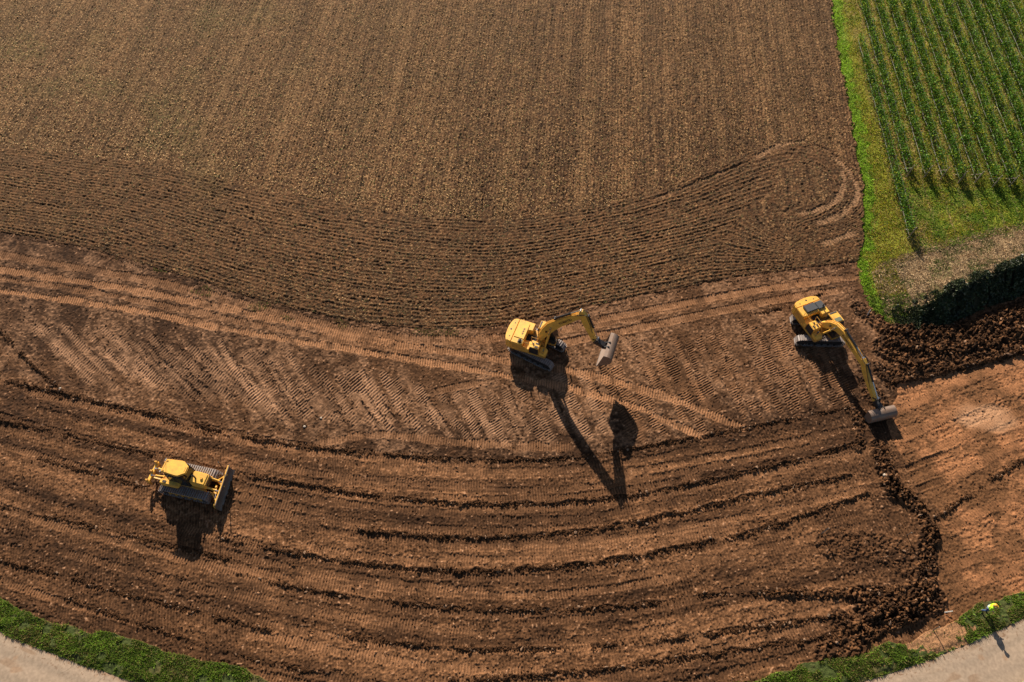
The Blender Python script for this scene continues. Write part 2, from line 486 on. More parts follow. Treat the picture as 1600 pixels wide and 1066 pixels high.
# diagonal dozer passes with clear grouser prints between the haul track and the windrow
for k, u0 in enumerate(np.arange(30, 1300, 10.5)):
    j = RNG.normal(0, 4)
    u = u0 + j
    if u < 330:
        du = 0.95
    elif u < 720:
        du = 0.62
    else:
        du = 0.42
    xw = at(u, 560)[0]
    tops = np.interp(u, [0, 350, 700, 800, 900, 1000, 1160, 1300], [486, 528, 588, 600, 560, 520, 490, 505])
    bots = np.interp(u, [0, 350, 700, 900, 1160, 1300], [598, 668, 704, 708, 665, 640])
    a0 = tops + RNG.random() * 25
    a1 = bots - RNG.random() * 30
    if RNG.random() < 0.25:
        a0 = (a0 + a1) / 2 - 10
    elif RNG.random() < 0.2:
        a1 = (a0 + a1) / 2 + 10
    mid_v = (a0 + a1) / 2
    pts = [(u + du * (a0 - tops), a0), (u + du * (mid_v - tops) + RNG.normal(0, 2), mid_v), (u + du * 1.05 * (a1 - tops), a1)]
    tone = P_ * (0.85 + 0.25 * RNG.random()) if u < 900 else L_ * 0.95
    track(pts, width=0.55 + 0.12 * RNG.random(), depth=0.02, tone=tone, amount=0.16 + 0.5 * RNG.random() ** 1.5, cleat=(0.03 + 0.02 * RNG.random()) if u > 480 else 0.036, period=(0.225 if u > 600 else 0.27) + 0.02 * RNG.random(), rag=0.9, ridge=0.02, slant=0.25, only=EARTH, fade=0.9, keep=0.55)
    if RNG.random() < 0.28:
        w = [(p[0] + 9, p[1] + 2) for p in pts]
        windrow(w, 0.3, 0.08, 0.6, 7, 0.10, 0.55)

# passes across the lower half: single shoe-wide runs following the curve
for k in range(42):
    lamk = (k + 0.5) / 42 + RNG.normal(0, 0.004)
    u0 = RNG.uniform(-40, 1000); L = RNG.uniform(250, 800)
    us = np.linspace(u0, min(u0 + L, 1370), 7)
    pts = []
    for u in us:
        x = at(u, 800)[0]
        for _ in range(6):
            y = cy(VG, np.array([x]))[0] * (1 - lamk) + cy(W1, np.array([x]))[0] * lamk
            # refine so that x belongs to this u at this y
            t = CAM_H * cP * 0 + (y * cP + CAM_H * sP)
            x = (u - 800) / CAM_F * t
        t = y * cP + CAM_H * sP
        v = 533 + CAM_F * (-y * sP + CAM_H * cP) / t
        pts.append((u, v))
    if pts[0][1] > 1090 and pts[-1][1] > 1090:
        continue
    g = RNG.random()
    track(pts, width=0.55, depth=0.02, tone=L_ * (0.8 + 0.25 * g), amount=0.14 + 0.34 * g * g, cleat=0.03, period=0.23, rag=0.8, ridge=0.015, only=EARTH, fade=1.5, keep=0.35)

# haul tracks, pale and packed
T1 = [(-30, 448), (0, 455), (120, 470), (220, 486), (360, 516), (540, 546), (740, 577), (860, 600), (940, 618), (1010, 642), (1100, 684)]
T1b = [(-30, 415), (0, 422), (200, 450), (400, 492), (600, 535), (700, 549), (800, 565), (890, 578), (1000, 606), (1080, 634), (1160, 668)]
T1c = [(-30, 392), (0, 398), (200, 431), (350, 466), (500, 507), (640, 531), (760, 532), (900, 513), (1000, 492), (1120, 466), (1230, 444), (1330, 432)]
T1d = [(0, 436), (150, 456), (300, 487), (420, 512), (560, 536), (660, 552)]
for pth, w, am in ((T1c, 0.9, 0.35), (T1d, 0.6, 0.4), (T1b, 0.75, 0.72), (T1, 0.65, 0.92)):
    track(pth, width=w, depth=0.035, tone=L_ * 1.12, amount=am, cleat=0.03, period=0.23, rag=0.9, ridge=0.012, only=EARTH, slant=0.12, keep=0.8)
track([(780, 556), (860, 540), (960, 520), (1060, 500), (1200, 470), (1320, 452)], 0.8, 0.03, L_, 0.45, 0.03, only=EARTH, fade=1.0)
track([(930, 500), (1040, 479), (1180, 452), (1290, 440)], 0.7, 0.03, L_, 0.4, 0.03, only=EARTH, fade=1.0)
track([(480, 697), (540, 686), (580, 678), (640, 682), (720, 692), (820, 697), (900, 700)], 0.62, 0.015, L_, 0.5, 0.02, only=EARTH, rag=0.9, ridge=0.015, fade=0.8)
track([(670, 614), (710, 605), (760, 597)], 0.6, 0.02, L_, 0.35, 0.02, only=EARTH, fade=0.6)
for a, b in (((1385, 650), (1600, 560)), ((1400, 690), (1600, 600)), ((1430, 720), (1600, 640)), ((1470, 760), (1600, 690)), ((1480, 830), (1600, 770)), ((1475, 890), (1600, 850)), ((1490, 925), (1600, 885))):
    track([a, ((a[0] + b[0]) / 2, (a[1] + b[1]) / 2 - 4), b], 0.65, 0.03, R_ * 1.1, 0.4, 0.03, 0.24, only=EARTH, fade=1.0, keep=0.4)
track([(1412, 735), (1440, 722), (1480, 708)], 0.5, 0.12, D_, 0.6, 0.04, only=EARTH, fade=0.4)
track([(1432, 765), (1455, 756), (1480, 748)], 0.5, 0.10, D_, 0.5, 0.04, only=EARTH, fade=0.4)

# wheel marks on the loop of the headland
track([(1262, 222), (1296, 238), (1326, 264), (1341, 298), (1334, 326)], 0.3, 0.0, c3(0.34, 0.19, 0.10), 0.45, 0.0, 0.3, rag=0.9, ridge=0.0, only=FIELD, fade=0.8)
track([(1010, 316), (1080, 290), (1140, 266), (1178, 250)], 0.3, 0.0, c3(0.34, 0.19, 0.10), 0.35, 0.0, 0.3, rag=0.9, ridge=0.0, only=FIELD, fade=0.8)
for pth in ([(1178, 250), (1205, 233), (1235, 224), (1262, 223)], [(1312, 262), (1320, 283), (1314, 305), (1298, 322), (1270, 331), (1243, 337)], [(1296, 244), (1322, 262), (1338, 288), (1340, 310), (1326, 328), (1300, 342), (1272, 352)], [(1280, 384), (1310, 374), (1340, 362)]):
    track(pth, 0.6, -0.02, c3(0.34, 0.19, 0.10), 0.8, 0.012, 0.3, rag=0.9, ridge=0.0, only=FIELD, fade=0.8, keep=1.0)

# windrows of loose dark soil
WINDROWS = [
    ([(-30, 585), (0, 592), (110, 618), (250, 650), (340, 672), (430, 690)], 0.75, 0.30, 0.25),
    ([(430, 690), (520, 702), (620, 711), (720, 717), (830, 718), (905, 714)], 0.55, 0.22, 0.35),
    ([(905, 714), (1000, 698), (1100, 680), (1200, 662), (1330, 634)], 0.55, 0.20, 0.35),
    ([(-20, 650), (0, 655), (100, 677), (240, 712)], 0.55, 0.22, 0.35),
    ([(360, 738), (480, 758), (600, 777), (720, 787), (850, 786), (970, 778), (1100, 752), (1230, 722), (1345, 690)], 0.6, 0.24, 0.36),
    ([(560, 828), (610, 831), (700, 839), (800, 839), (950, 824), (1100, 792), (1200, 767), (1330, 742)], 0.6, 0.26, 0.30),
    ([(340, 838), (450, 862), (600, 886), (740, 893), (880, 885), (1000, 868), (1100, 845), (1190, 827), (1300, 790), (1360, 770)], 0.65, 0.28, 0.28),
    ([(-20, 868), (80, 894), (190, 926), (300, 952), (420, 985)], 0.5, 0.16, 0.42),
    ([(370, 895), (500, 926), (700, 950), (850, 953), (1000, 946), (1100, 928), (1200, 924), (1330, 932)], 0.5, 0.18, 0.45),
    ([(100, 932), (250, 985), (400, 1030), (500, 1050)], 0.4, 0.12, 0.5),
    ([(480, 985), (700, 1015), (900, 1012), (1100, 992), (1200, 975), (1320, 960)], 0.55, 0.18, 0.45),
    ([(700, 1062), (900, 1050), (1050, 1030), (1250, 1000), (1330, 985)], 0.6, 0.2, 0.4),
    ([(0, 515), (40, 560), (80, 596), (110, 618)], 0.5, 0.22, 0.3),
    ([(60, 715), (170, 745), (230, 760)], 0.45, 0.14, 0.5),
    ([(0, 790), (120, 815), (260, 850), (360, 872)], 0.4, 0.12, 0.55),
    ([(1180, 490), (1240, 474), (1300, 452)], 0.4, 0.14, 0.45),
    ([(1455, 812), (1490, 788), (1530, 762), (1600, 716)], 0.6, 0.25, 0.3),
    ([(1385, 600), (1440, 590), (1500, 575), (1600, 548)], 0.6, 0.25, 0.25),
]
for pth, w, h, b in WINDROWS:
    windrow(pth, w, h, 0.85, 42, 0.17, b)
for pth in ([(0, 366), (120, 387), (250, 424), (400, 472), (530, 504), (640, 517)], [(800, 512), (900, 488), (1000, 467), (1120, 442), (1230, 426), (1335, 413)]):
    windrow(pth, 0.3, 0.06, 0.55, 10, 0.10, 0.3)

# rubble left by the digger: a ragged strip of dark lumps
def rubble(px, width, amount, n, rmin, rmax, lift):
    sub = window(px, 60)
    best, sd, ar, L = path_coords(px, sub)
    wv = width * (0.75 + 0.6 * vn(ar, sd * 0, 2.0, 71))
    m = sst(wv * 0.55, wv * 0.38, best + 0.9 * wob[sub]) * (REG[sub] == EARTH)
    c = 0.5 * clods(X[sub] + 0.5 * wob[sub], Y[sub], 0.36, 4) + 0.6 * clods(X[sub], Y[sub], 0.2, 5) + 0.5 * (fine[sub] - 0.4) + 0.4 * (fine2[sub] - 0.5)
    Z[sub] += m * (lift * c + 0.12 * (mid[sub] - 0.3))
    COL[sub] = mixc(COL[sub], (D_ * 0.65)[None, None] + M_[None, None] * sst(0.55, 0.8, vn(X[sub], Y[sub], 0.17, 63))[..., None] * 1.5, m * amount)
    pts = chaikin([at(*a) for a in px], 2)
    seg = np.hypot(*(pts[1:] - pts[:-1]).T); cum = np.r_[0, np.cumsum(seg)]
    k = int(cum[-1] * width * n * 2.6)
    s = RNG.random(k) * cum[-1]
    ox = RNG.uniform(-0.5, 0.5, k) * width * 1.15
    i = np.clip(np.searchsorted(cum, s) - 1, 0, len(seg) - 1)
    dx = (pts[i + 1] - pts[i]) / seg[i][:, None]
    bx = np.interp(s, cum, pts[:, 0]) - dx[:, 1] * ox
    by = np.interp(s, cum, pts[:, 1]) + dx[:, 0] * ox
    for x, y in zip(bx, by):
        CLOD.append((x, y, rmin * 0.5 + (rmax * 0.8 - rmin * 0.5) * RNG.random() ** 3.0, RNG.random() ** 1.6 * 1.3))

rubble([(1400, 528), (1450, 532), (1510, 530), (1560, 515), (1640, 490)], 3.0, 0.85, 9, 0.05, 0.20, 0.28)
rubble([(1420, 516), (1480, 516), (1540, 503), (1640, 470)], 2.0, 0.85, 8, 0.05, 0.20, 0.25)
rubble([(1385, 545), (1440, 565), (1520, 555), (1640, 520)], 2.6, 0.85, 9, 0.05, 0.21, 0.28)
rubble([(1372, 575), (1390, 585), (1420, 578)], 1.8, 0.85, 10, 0.05, 0.2, 0.26)
rubble([(1345, 560), (1352, 600), (1372, 625)], 1.3, 0.7, 10, 0.05, 0.18, 0.2)
rubble([(1372, 695), (1382, 735), (1400, 765)], 1.5, 0.9, 12, 0.05, 0.2, 0.26)
rubble([(1390, 752), (1420, 780), (1445, 805), (1456, 840)], 1.1, 0.9, 13, 0.05, 0.2, 0.28)
rubble([(1454, 825), (1448, 870), (1448, 915), (1425, 945)], 1.2, 0.95, 14, 0.04, 0.17, 0.25)
rubble([(1455, 935), (1400, 945), (1355, 940)], 2.6, 0.95, 13, 0.04, 0.18, 0.27)
rubble([(1425, 955), (1385, 968), (1350, 985)], 1.5, 0.9, 11, 0.05, 0.22, 0.3)
rubble([(1310, 965), (1340, 990), (1325, 1010), (1290, 1025)], 1.8, 0.75, 10, 0.05, 0.2, 0.24)
rubble([(1330, 925), (1270, 930), (1200, 926)], 0.7, 0.8, 14, 0.04, 0.18, 0.2)
rubble([(1340, 700), (1345, 660), (1330, 640)], 1.0, 0.6, 10, 0.04, 0.16, 0.16)
rubble([(1340, 480), (1365, 500), (1390, 515)], 1.6, 0.7, 10, 0.04, 0.16, 0.2)
rubble([(1295, 850), (1370, 855), (1420, 880)], 2.4, 0.35, 5, 0.04, 0.15, 0.12)

# ---- road
r = REG == ROAD
wr = (yR - Y)[r]
zr = 0.03 + 0.02 * np.sin(np.clip(wr / ROAD_W, 0, 1) * np.pi)
lane = 0.5 * np.exp(-((wr - 1.1) / 0.35) ** 2) + 0.4 * np.exp(-((wr - 2.6) / 0.35) ** 2)
rc = mixc(c3(0.35, 0.258, 0.182)[None], c3(0.25, 0.19, 0.137)[None], lane + 0.6 * (vn(X[r] * 0.15, wr, 0.5, 81) - 0.45))
rc = mixc(rc, c3(0.33, 0.19, 0.105)[None], sst(0.35, 0.0, wr) * 0.6 * sst(0.35, 0.6, mid[r]) + 0.45 * sst(0.74, 0.84, fbm(X[r], Y[r], 0.9, 82, 2)))
crack = np.exp(-(np.abs(vn(X[r], Y[r], 2.2, 83) - 0.5) / 0.006) ** 2) * sst(0.5, 0.7, vn(X[r], Y[r], 4.0, 84))
rc = rc * (1 - 0.5 * crack[:, None]) * (0.9 + 0.2 * fine[r])[:, None]
smear = sst(0.6, 0.8, vn(X[r] * 0.25 + Y[r] * 0.1, wr, 0.35, 86)) * sst(0.4, 0.7, vn(X[r], Y[r], 2.5, 87))
rc = mixc(rc, c3(0.24, 0.15, 0.09)[None], 0.6 * smear)
crumb = sst(0.80, 0.86, fine2[r]) * sst(1.6, 0.2, wr)
rc = mixc(rc, c3(0.16, 0.08, 0.04)[None], 0.7 * crumb)
Z[r] = zr
COL[r] = rc

# ---- verges
g = REG == VERGE
bare = sst(0.52, 0.68, fbm(X, Y, 2.2, 85, 3))
patch_soil = np.exp(-(((X - 31.2) / 2.6) ** 2 + ((Y - 12.9) / 1.3) ** 4)) > 0.45 + 0.9 * wob + 0.5 * (fine - 0.5)
BARE = np.clip(0.25 * bare + 1.0 * patch_soil, 0, 1)
cg = mixc(c3(0.055, 0.072, 0.018)[None, None], c3(0.12, 0.085, 0.035)[None, None], 0.55 * bare + 0.3 * (mid - 0.5))
cg = mixc(cg, c3(0.30, 0.155, 0.075)[None, None] * (0.75 + 0.5 * mid[..., None]), BARE * patch_soil)
Z[g] = (0.05 + 0.10 * sst(0, 0.6, np.abs(yR - Y)) + 0.10 * (mid - 0.5) + 0.05 * (fine - 0.5))[g]
COL[g] = cg[g]

# ---- turf: strip, vineyard floor, bank
t = REG == TURF
Xt, Yt = X[t], Y[t]
qt = q[t]
up_t = cy(BUP, Xt)
zb = bank_shape(Xt, Yt)
onbank = (Yt < up_t + 0.5 * wob[t]) & (Xt > 35.5)
edge = Xt - strip_edge(Yt)
green = c3(0.15, 0.24, 0.02); yel = c3(0.20, 0.20, 0.02); dryg = c3(0.32, 0.21, 0.11)
ct = mixc(green[None], yel[None], sst(0.9, 1.8, edge + 0.9 * (mid[t] - 0.5)) * 0.9 + 0.35 * (mid[t] - 0.5))
rowq = (qt - 37.43) / 1.80
fr = rowq - np.floor(rowq)
inv = sst(35.2, 36.2, qt)
ct = mixc(ct, dryg[None], inv * np.exp(-((fr - 0.93) / 0.10) ** 2) * 0.75)
ct = mixc(ct, c3(0.09, 0.105, 0.022)[None], inv * 0.6 * sst(0.4, 0.65, vn(Xt, Yt, 1.5, 91)))
ct = mixc(ct, c3(0.26, 0.16, 0.075)[None], sst(40.5, 37.5, qt) * inv * 0.6 * sst(0.3, 0.6, vn(Xt, Yt, 1.2, 92)))
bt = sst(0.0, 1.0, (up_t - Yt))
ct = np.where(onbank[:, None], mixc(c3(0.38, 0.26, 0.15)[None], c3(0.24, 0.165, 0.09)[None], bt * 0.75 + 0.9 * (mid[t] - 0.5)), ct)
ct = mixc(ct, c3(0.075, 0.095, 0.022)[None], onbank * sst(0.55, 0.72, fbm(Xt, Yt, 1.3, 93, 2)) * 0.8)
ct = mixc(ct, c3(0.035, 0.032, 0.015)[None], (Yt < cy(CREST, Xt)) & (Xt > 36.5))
ct = ct * (0.7 + 0.6 * fine[t][:, None])
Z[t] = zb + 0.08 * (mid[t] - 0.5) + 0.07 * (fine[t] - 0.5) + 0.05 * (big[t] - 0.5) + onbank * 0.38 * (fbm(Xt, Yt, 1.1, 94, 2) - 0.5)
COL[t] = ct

def z_at(x, y):
    """height of the ground sheet at (x, y)"""
    x = np.atleast_1d(np.asarray(x, float)); y = np.atleast_1d(np.asarray(y, float))
    dep = y * cP + CAM_H * sP
    u = 800 + CAM_F * x / dep
    v = 533 + CAM_F * (-y * sP + CAM_H * cP) / dep
    i = np.clip(np.searchsorted(VS_, v), 0, NV - 1); j = np.clip(np.searchsorted(US, u), 0, NU - 1)
    return Z[i, j], COL[i, j], REG[i, j]

def np_mesh(name, co, faces, col=None, mat=None, nside=4, smooth=True):
    me = bpy.data.meshes.new(name)
    n, k = len(co), len(faces)
    me.vertices.add(n)
    me.vertices.foreach_set("co", np.ascontiguousarray(co, np.float32).ravel())
    me.loops.add(k * nside)
    me.loops.foreach_set("vertex_index", np.ascontiguousarray(faces, np.int32).ravel())
    me.polygons.add(k)
    me.polygons.foreach_set("loop_start", np.arange(0, k * nside, nside, dtype=np.int32))
    me.update(calc_edges=True)
    if not smooth:
        me.shade_flat()
    if col is not None:
        at_ = me.attributes.new("Col", 'FLOAT_COLOR', 'POINT')
        at_.data.foreach_set("color", np.c_[col, np.ones(n)].astype(np.float32).ravel())
    if mat:
        me.materials.append(mat)
    return me

def link(name, me, parent=None):
    o = bpy.data.objects.new(name, me)
    C.objects.link(o)
    if parent:
        o.parent = parent
    return o

idx = np.arange(NV * NU, dtype=np.int32).reshape(NV, NU)
quads = np.stack([idx[1:, :-1], idx[1:, 1:], idx[:-1, 1:], idx[:-1, :-1]], -1).reshape(-1, 4)
qreg = REG[:-1, :-1].ravel()
P3 = np.stack([X, Y, Z], -1).reshape(-1, 3)
C3 = COL.reshape(-1, 3)
for code, name, mat in ((EARTH, "soil_ground", 'soil'), (FIELD, "ploughed_field", 'field'), (TURF, "grass_ground", 'turf'), (VERGE, "verge_ground", 'turf'), (ROAD, "road", 'road')):
    fq = quads[qreg == code]
    used, inv_ = np.unique(fq, return_inverse=True)
    o = link(name, np_mesh(name, P3[used], inv_.reshape(-1, 4), np.clip(C3[used], 0.004, 0.8), M[mat]))
    o["kind"] = "structure"
del quads, qreg, fq, used, inv_

# ------------------------------------------------------------------ loose soil, grass, straw (stuff)
def lumps(name, arr, mat, kind="stuff"):
    bm = bmesh.new()
    bmesh.ops.create_icosphere(bm, subdivisions=1, radius=1.0)
    bv = np.array([v.co[:] for v in bm.verts]); bf = np.array([[v.index for v in f_.verts] for f_ in bm.faces])
    bm.free()
    a = np.array([tuple(q_) + (0.0,) * (5 - len(q_)) for q_ in arr])
    n = len(a)
    zz, cc, rg = z_at(a[:, 0], a[:, 1])
    ok = (rg == EARTH) | (rg == FIELD)
    a, zz, cc = a[ok], zz[ok], cc[ok]
    n = len(a)
    jit = 1 + RNG.normal(0, 0.34, (n, len(bv), 1)).clip(-0.6, 0.8)
    sc = np.stack([RNG.uniform(0.7, 1.6, n), RNG.uniform(0.6, 1.1, n), RNG.uniform(0.4, 0.9, n)], -1)[:, None, :]
    v = bv[None] * jit * sc * a[:, 2][:, None, None]
    th = RNG.uniform(0, 6.28, n)[:, None]
    vx = v[..., 0] * np.cos(th) - v[..., 1] * np.sin(th); vy = v[..., 0] * np.sin(th) + v[..., 1] * np.cos(th)
    v = np.stack([vx + a[:, 0][:, None], vy + a[:, 1][:, None], v[..., 2] + (zz + a[:, 2] * 0.25)[:, None]], -1)
    fcs = (bf[None] + (np.arange(n) * len(bv))[:, None, None]).reshape(-1, 3)
    tone = a[:, 3][:, None]
    col = D_[None] * (1 - tone) * 0.85 + M_[None] * tone * 1.25 + (RNG.random((n, 1)) < 0.05) * c3(0.18, 0.12, 0.08)[None]
    loose = (a[:, 4] > 0.5)[:, None]
    col = np.where(loose, cc * (0.55 + 0.5 * tone), col)
    col = np.repeat(col[:, None, :], len(bv), 1).reshape(-1, 3)
    o = link(name, np_mesh(name, v.reshape(-1, 3), fcs, col, mat, 3, False))
    o["kind"] = kind
    return o

for _ in range(26000):
    u = RNG.uniform(-30, 1630); v = RNG.uniform(400, 1080)
    x, y = at(u, v)
    CLOD.append((x, y, 0.022 + 0.06 * RNG.random() ** 3, RNG.random(), 1.0))
lumps("soil_clods", CLOD, M['clod'])

def blades(name, x, y, h, w, col, mat, lean=0.5, z=None):
    n = len(x)
    if z is None:
        z = z_at(x, y)[0]
    th = RNG.uniform(0, 6.283, n); le = RNG.uniform(0.1, 1.0, n) * lean * h
    ph = RNG.uniform(0, 6.283, n)
    a = np.stack([x + np.cos(th) * w, y + np.sin(th) * w, z - 0.02], -1)
    b = np.stack([x - np.cos(th) * w, y - np.sin(th) * w, z - 0.02], -1)
    c = np.stack([x + np.cos(ph) * le, y + np.sin(ph) * le, z + h], -1)
    co = np.stack([a, b, c], 1).reshape(-1, 3)
    fc = np.arange(3 * n).reshape(-1, 3)
    o = link(name, np_mesh(name, co, fc, np.repeat(col, 3, 0), mat, 3, False))
    o["kind"] = "stuff"
    return o

def pick(n, ulo, uhi, vlo, vhi):
    u = RNG.uniform(ulo, uhi, n); v = RNG.uniform(vlo, vhi, n)
    x_ = (u - 800) / CAM_F; y_ = (v - 533) / CAM_F
    t_ = CAM_H / (sP + y_ * cP)
    return x_ * t_, (cP - y_ * sP) * t_

def jitc(base, n, amt=0.3):
    return np.clip(np.asarray(base)[None] * (1 + RNG.normal(0, amt, (n, 1))), 0.006, 0.8)

# straw and stubble lying on the ploughed field
def flat_bits(name, x, y, ang, ln, wd, col, mat, lift=0.02):
    n = len(x)
    z = z_at(x, y)[0] + lift
    dx, dy = np.cos(ang) * ln, np.sin(ang) * ln
    nx, ny = -np.sin(ang) * wd, np.cos(ang) * wd
    tz = RNG.normal(0, 0.03, n)
    v = np.stack([np.stack([x - dx - nx, y - dy - ny, z - tz], -1), np.stack([x + dx - nx, y + dy - ny, z + tz], -1), np.stack([x + dx + nx, y + dy + ny, z + tz + 0.03], -1), np.stack([x - dx + nx, y - dy + ny, z - tz + 0.03], -1)], 1).reshape(-1, 3)
    o = link(name, np_mesh(name, v, np.arange(4 * n).reshape(-1, 4), np.repeat(col, 4, 0), mat, 4, False))
    o["kind"] = "stuff"
    return o

x, y = pick(560000, -220, 1360, -120, 515)
zz, cc, rg = z_at(x, y)
qx = x * math.sin(AZR) - y * math.cos(AZR)
upb = cy(UPH, x)
hd = (y < upb)
dens = np.where(hd, 0.20, 0.40) * (0.5 + vn(qx, y * 0.03, 1.1, 22)) * (0.5 + vn(x, y, 0.7, 131))
kp = (rg == FIELD) & (RNG.random(len(x)) < dens)
x, y, hd = x[kp], y[kp], hd[kp]
n = len(x)
ang = np.where(hd, np.where(x > 12, 0.18, np.where(x < -12, -0.18, 0.0)) + RNG.normal(0, 0.25, n), AZR + RNG.normal(0, 0.35, n))
tone_ = RNG.random(n)[:, None]
colb = np.where(tone_ < 0.25, jitc((0.22, 0.115, 0.045), n), np.where(tone_ < 0.93, jitc((0.46, 0.285, 0.13), n), jitc((0.18, 0.18, 0.06), n)))
flat_bits("crop_residue", x, y, ang, 0.03 + 0.07 * RNG.random(n), 0.015 + 0.025 * RNG.random(n), colb, M['straw'])

# verge along the road
gx, gy = [], []
for box in ((200000, -200, 560, 850, 1130), (210000, 1080, 1820, 850, 1130)):
    x, y = pick(*box)
    gx.append(x); gy.append(y)
x = np.concatenate(gx); y = np.concatenate(gy)
zz, cc, rg = z_at(x, y)
soilp = np.exp(-(((x - 31.2) / 2.6) ** 2 + ((y - 12.9) / 1.3) ** 4)) > 0.40 + 0.7 * (vn(x, y, 0.6, 110) - 0.5)
keep = (rg == VERGE) & (vn(x, y, 0.9, 101) * 0.6 + 0.4 * vn(x, y, 0.35, 102) > 0.36) & (~soilp | (RNG.random(len(x)) < 0.04))
x, y = x[keep], y[keep]
n = len(x)
dk = vn(x, y, 0.55, 103)
colb = np.where((RNG.random(n) < 0.14 + 0.22 * (vn(x, y, 1.6, 104) > 0.58))[:, None], jitc((0.27, 0.21, 0.075), n), jitc((0.165, 0.255, 0.032), n) * (0.55 + 0.9 * dk[:, None]))
blades("verge_grass", x, y, (0.09 + 0.20 * dk * RNG.random(n)), 0.028 + 0.02 * RNG.random(n), colb, M['grass'], 1.3)

def row_coord(x, y):
    return x * math.sin(AZR) - y * math.cos(AZR)

# strip of bright grass and the vineyard floor
x, y = pick(420000, 1280, 1850, -120, 520)
zz, cc, rg = z_at(x, y)
keep = (rg == TURF) & ((y > cy(BUP, x) - 0.6) | (x < 38))
x, y = x[keep], y[keep]
n = len(x)
ed = x - strip_edge(y)
qq = x * math.sin(AZR) - y * math.cos(AZR)
inside = (ed > 1.15 + 1.7 * (vn(x, y, 0.9, 105) - 0.5)) & (y > 44)
near_end = (y < 58.5) & (row_coord(x, y) > 37.0)
bright = jitc((0.25, 0.40, 0.028), n, 0.3) * (0.6 + 0.8 * vn(x, y, 0.7, 132))[:, None]
yell = jitc((0.33, 0.31, 0.022), n, 0.35)
dgr = jitc((0.13, 0.20, 0.025), n, 0.3)
tan = jitc((0.38, 0.25, 0.08), n, 0.3)
rnd = RNG.random(n)
pk = vn(x, y, 1.4, 106)
colb = np.where(inside[:, None], np.where((rnd < 0.40)[:, None], yell, np.where((rnd < 0.50 + 0.42 * pk + 0.3 * sst(42, 52, qq))[:, None], dgr, tan)), np.where((rnd < 0.84)[:, None], bright, np.where((rnd < 0.95)[:, None], dgr, tan)))
colb = np.where((near_end & (RNG.random(n) < 0.15 + 0.75 * sst(0.3, 0.6, vn(x, y, 1.1, 109))))[:, None], jitc((0.17, 0.27, 0.03), n, 0.35), colb)
low = (y < 44)
colb = np.where((low & (rnd < 0.75))[:, None], dgr * 0.8, colb)
hh = np.where(inside, 0.06 + 0.13 * RNG.random(n) * pk * 1.5, 0.05 + 0.15 * RNG.random(n))
blades("vineyard_grass", x, y, hh, 0.035 + 0.03 * RNG.random(n), colb, M['grass'], 1.6)

# dead cut grass lying on the bank
x, y = pick(150000, 1370, 1850, 250, 505)
x = np.concatenate([x, RNG.uniform(35.5, 58, 60000)]); y = np.concatenate([y, RNG.uniform(41, 53, 60000)])
zz, cc, rg = z_at(x, y)
keep = (rg == TURF) & (RNG.random(len(x)) < 0.6) & (y < cy(BUP, x) + 0.3) & (x > 35.8) & (y > cy(CREST, x) - 0.15)
x, y = x[keep], y[keep]
n = len(x)
pk = fbm(x, y, 1.2, 107, 2); up_ = cy(BUP, x) - y
colb = np.where((RNG.random(n) < sst(0.52, 0.72, pk) * 0.55)[:, None], jitc((0.085, 0.105, 0.022), n), np.where((RNG.random(n) < 0.25 + 0.4 * vn(x, y, 0.6, 133))[:, None], jitc((0.20, 0.135, 0.075), n), jitc((0.46, 0.32, 0.175), n)))
blades("dry_grass", x, y, 0.03 + 0.13 * RNG.random(n) * (0.4 + pk), 0.03 + 0.035 * RNG.random(n), colb, M['straw'], 4.0)

# a few weeds along the field edge
x, y = pick(26000, 180, 760, 395, 525)
d = cy(BND, x) - y
wk = (d > 0.1) & (d < 1.5) & (vn(x, y, 1.5, 108) > 0.66)
x, y = x[wk], y[wk]
n = len(x)
if n:
    blades("edge_weeds", x, y, 0.06 + 0.10 * RNG.random(n), 0.025 + 0.02 * RNG.random(n), jitc((0.14, 0.16, 0.04), n), M['grass'], 1.0)

def leaves(co, size, col, mat, name, parent=None, upness=0.4):
    n = len(co)
    nr = RNG.normal(0, 1, (n, 3)); nr[:, 2] += upness
    nr /= np.linalg.norm(nr, axis=1)[:, None]
    a = np.cross(nr, RNG.normal(0, 1, (n, 3))); a /= np.linalg.norm(a, axis=1)[:, None] + 1e-9
    b = np.cross(nr, a)
    s = size[:, None]
    v = np.stack([co + a * s, co + b * s * 0.75, co - a * s, co - b * s * 0.75], 1).reshape(-1, 3)
    return link(name, np_mesh(name, v, np.arange(4 * n).reshape(-1, 4), np.repeat(np.clip(col, 0.005, 0.8), 4, 0), mat, 4, False), parent)

def empty(name, loc=(0, 0, 0), rz=0.0):
    o = bpy.data.objects.new(name, None)
    o.empty_display_size = 0.3
    o.location = loc
    o.rotation_euler = (0, 0, rz)
    C.objects.link(o)
    return o

def tag(o, label, cat, group=None):
    o["label"] = label
    o["category"] = cat
    if group:
        o["group"] = group
    return o

# hedge on the steep shaded face of the bank
hx = RNG.uniform(36.2, 70, 110000)
hcr = cy(CREST, hx)
s_ = RNG.uniform(-0.35, 1.0, len(hx))
hyy = hcr - s_ * 2.3
hm_ = 2.0 * sst(35.3, 42.0, hx)
lump_ = sst(0.35, 0.75, vn(hx, s_ * 2.3, 0.8, 111)) * 0.6 + 0.4 * vn(hx, s_ * 2.3, 0.35, 114)
hz = np.where(s_ > 0, hm_ * (1 - s_), hm_) + 0.38 * lump_ * (0.35 + 0.65 * RNG.random(len(hx))) * sst(35.8, 38.5, hx) + 0.03
hyy -= 0.45 * RNG.random(len(hx)) * vn(hx, s_ * 2, 0.8, 112)
hyy += 0.45 * (vn(hx, hx * 0, 1.4, 115) - 0.5) - 0.2
kp = vn(hx, s_ * 2.0, 0.45, 113) > np.where(s_ < 0, 0.5, 0.30)
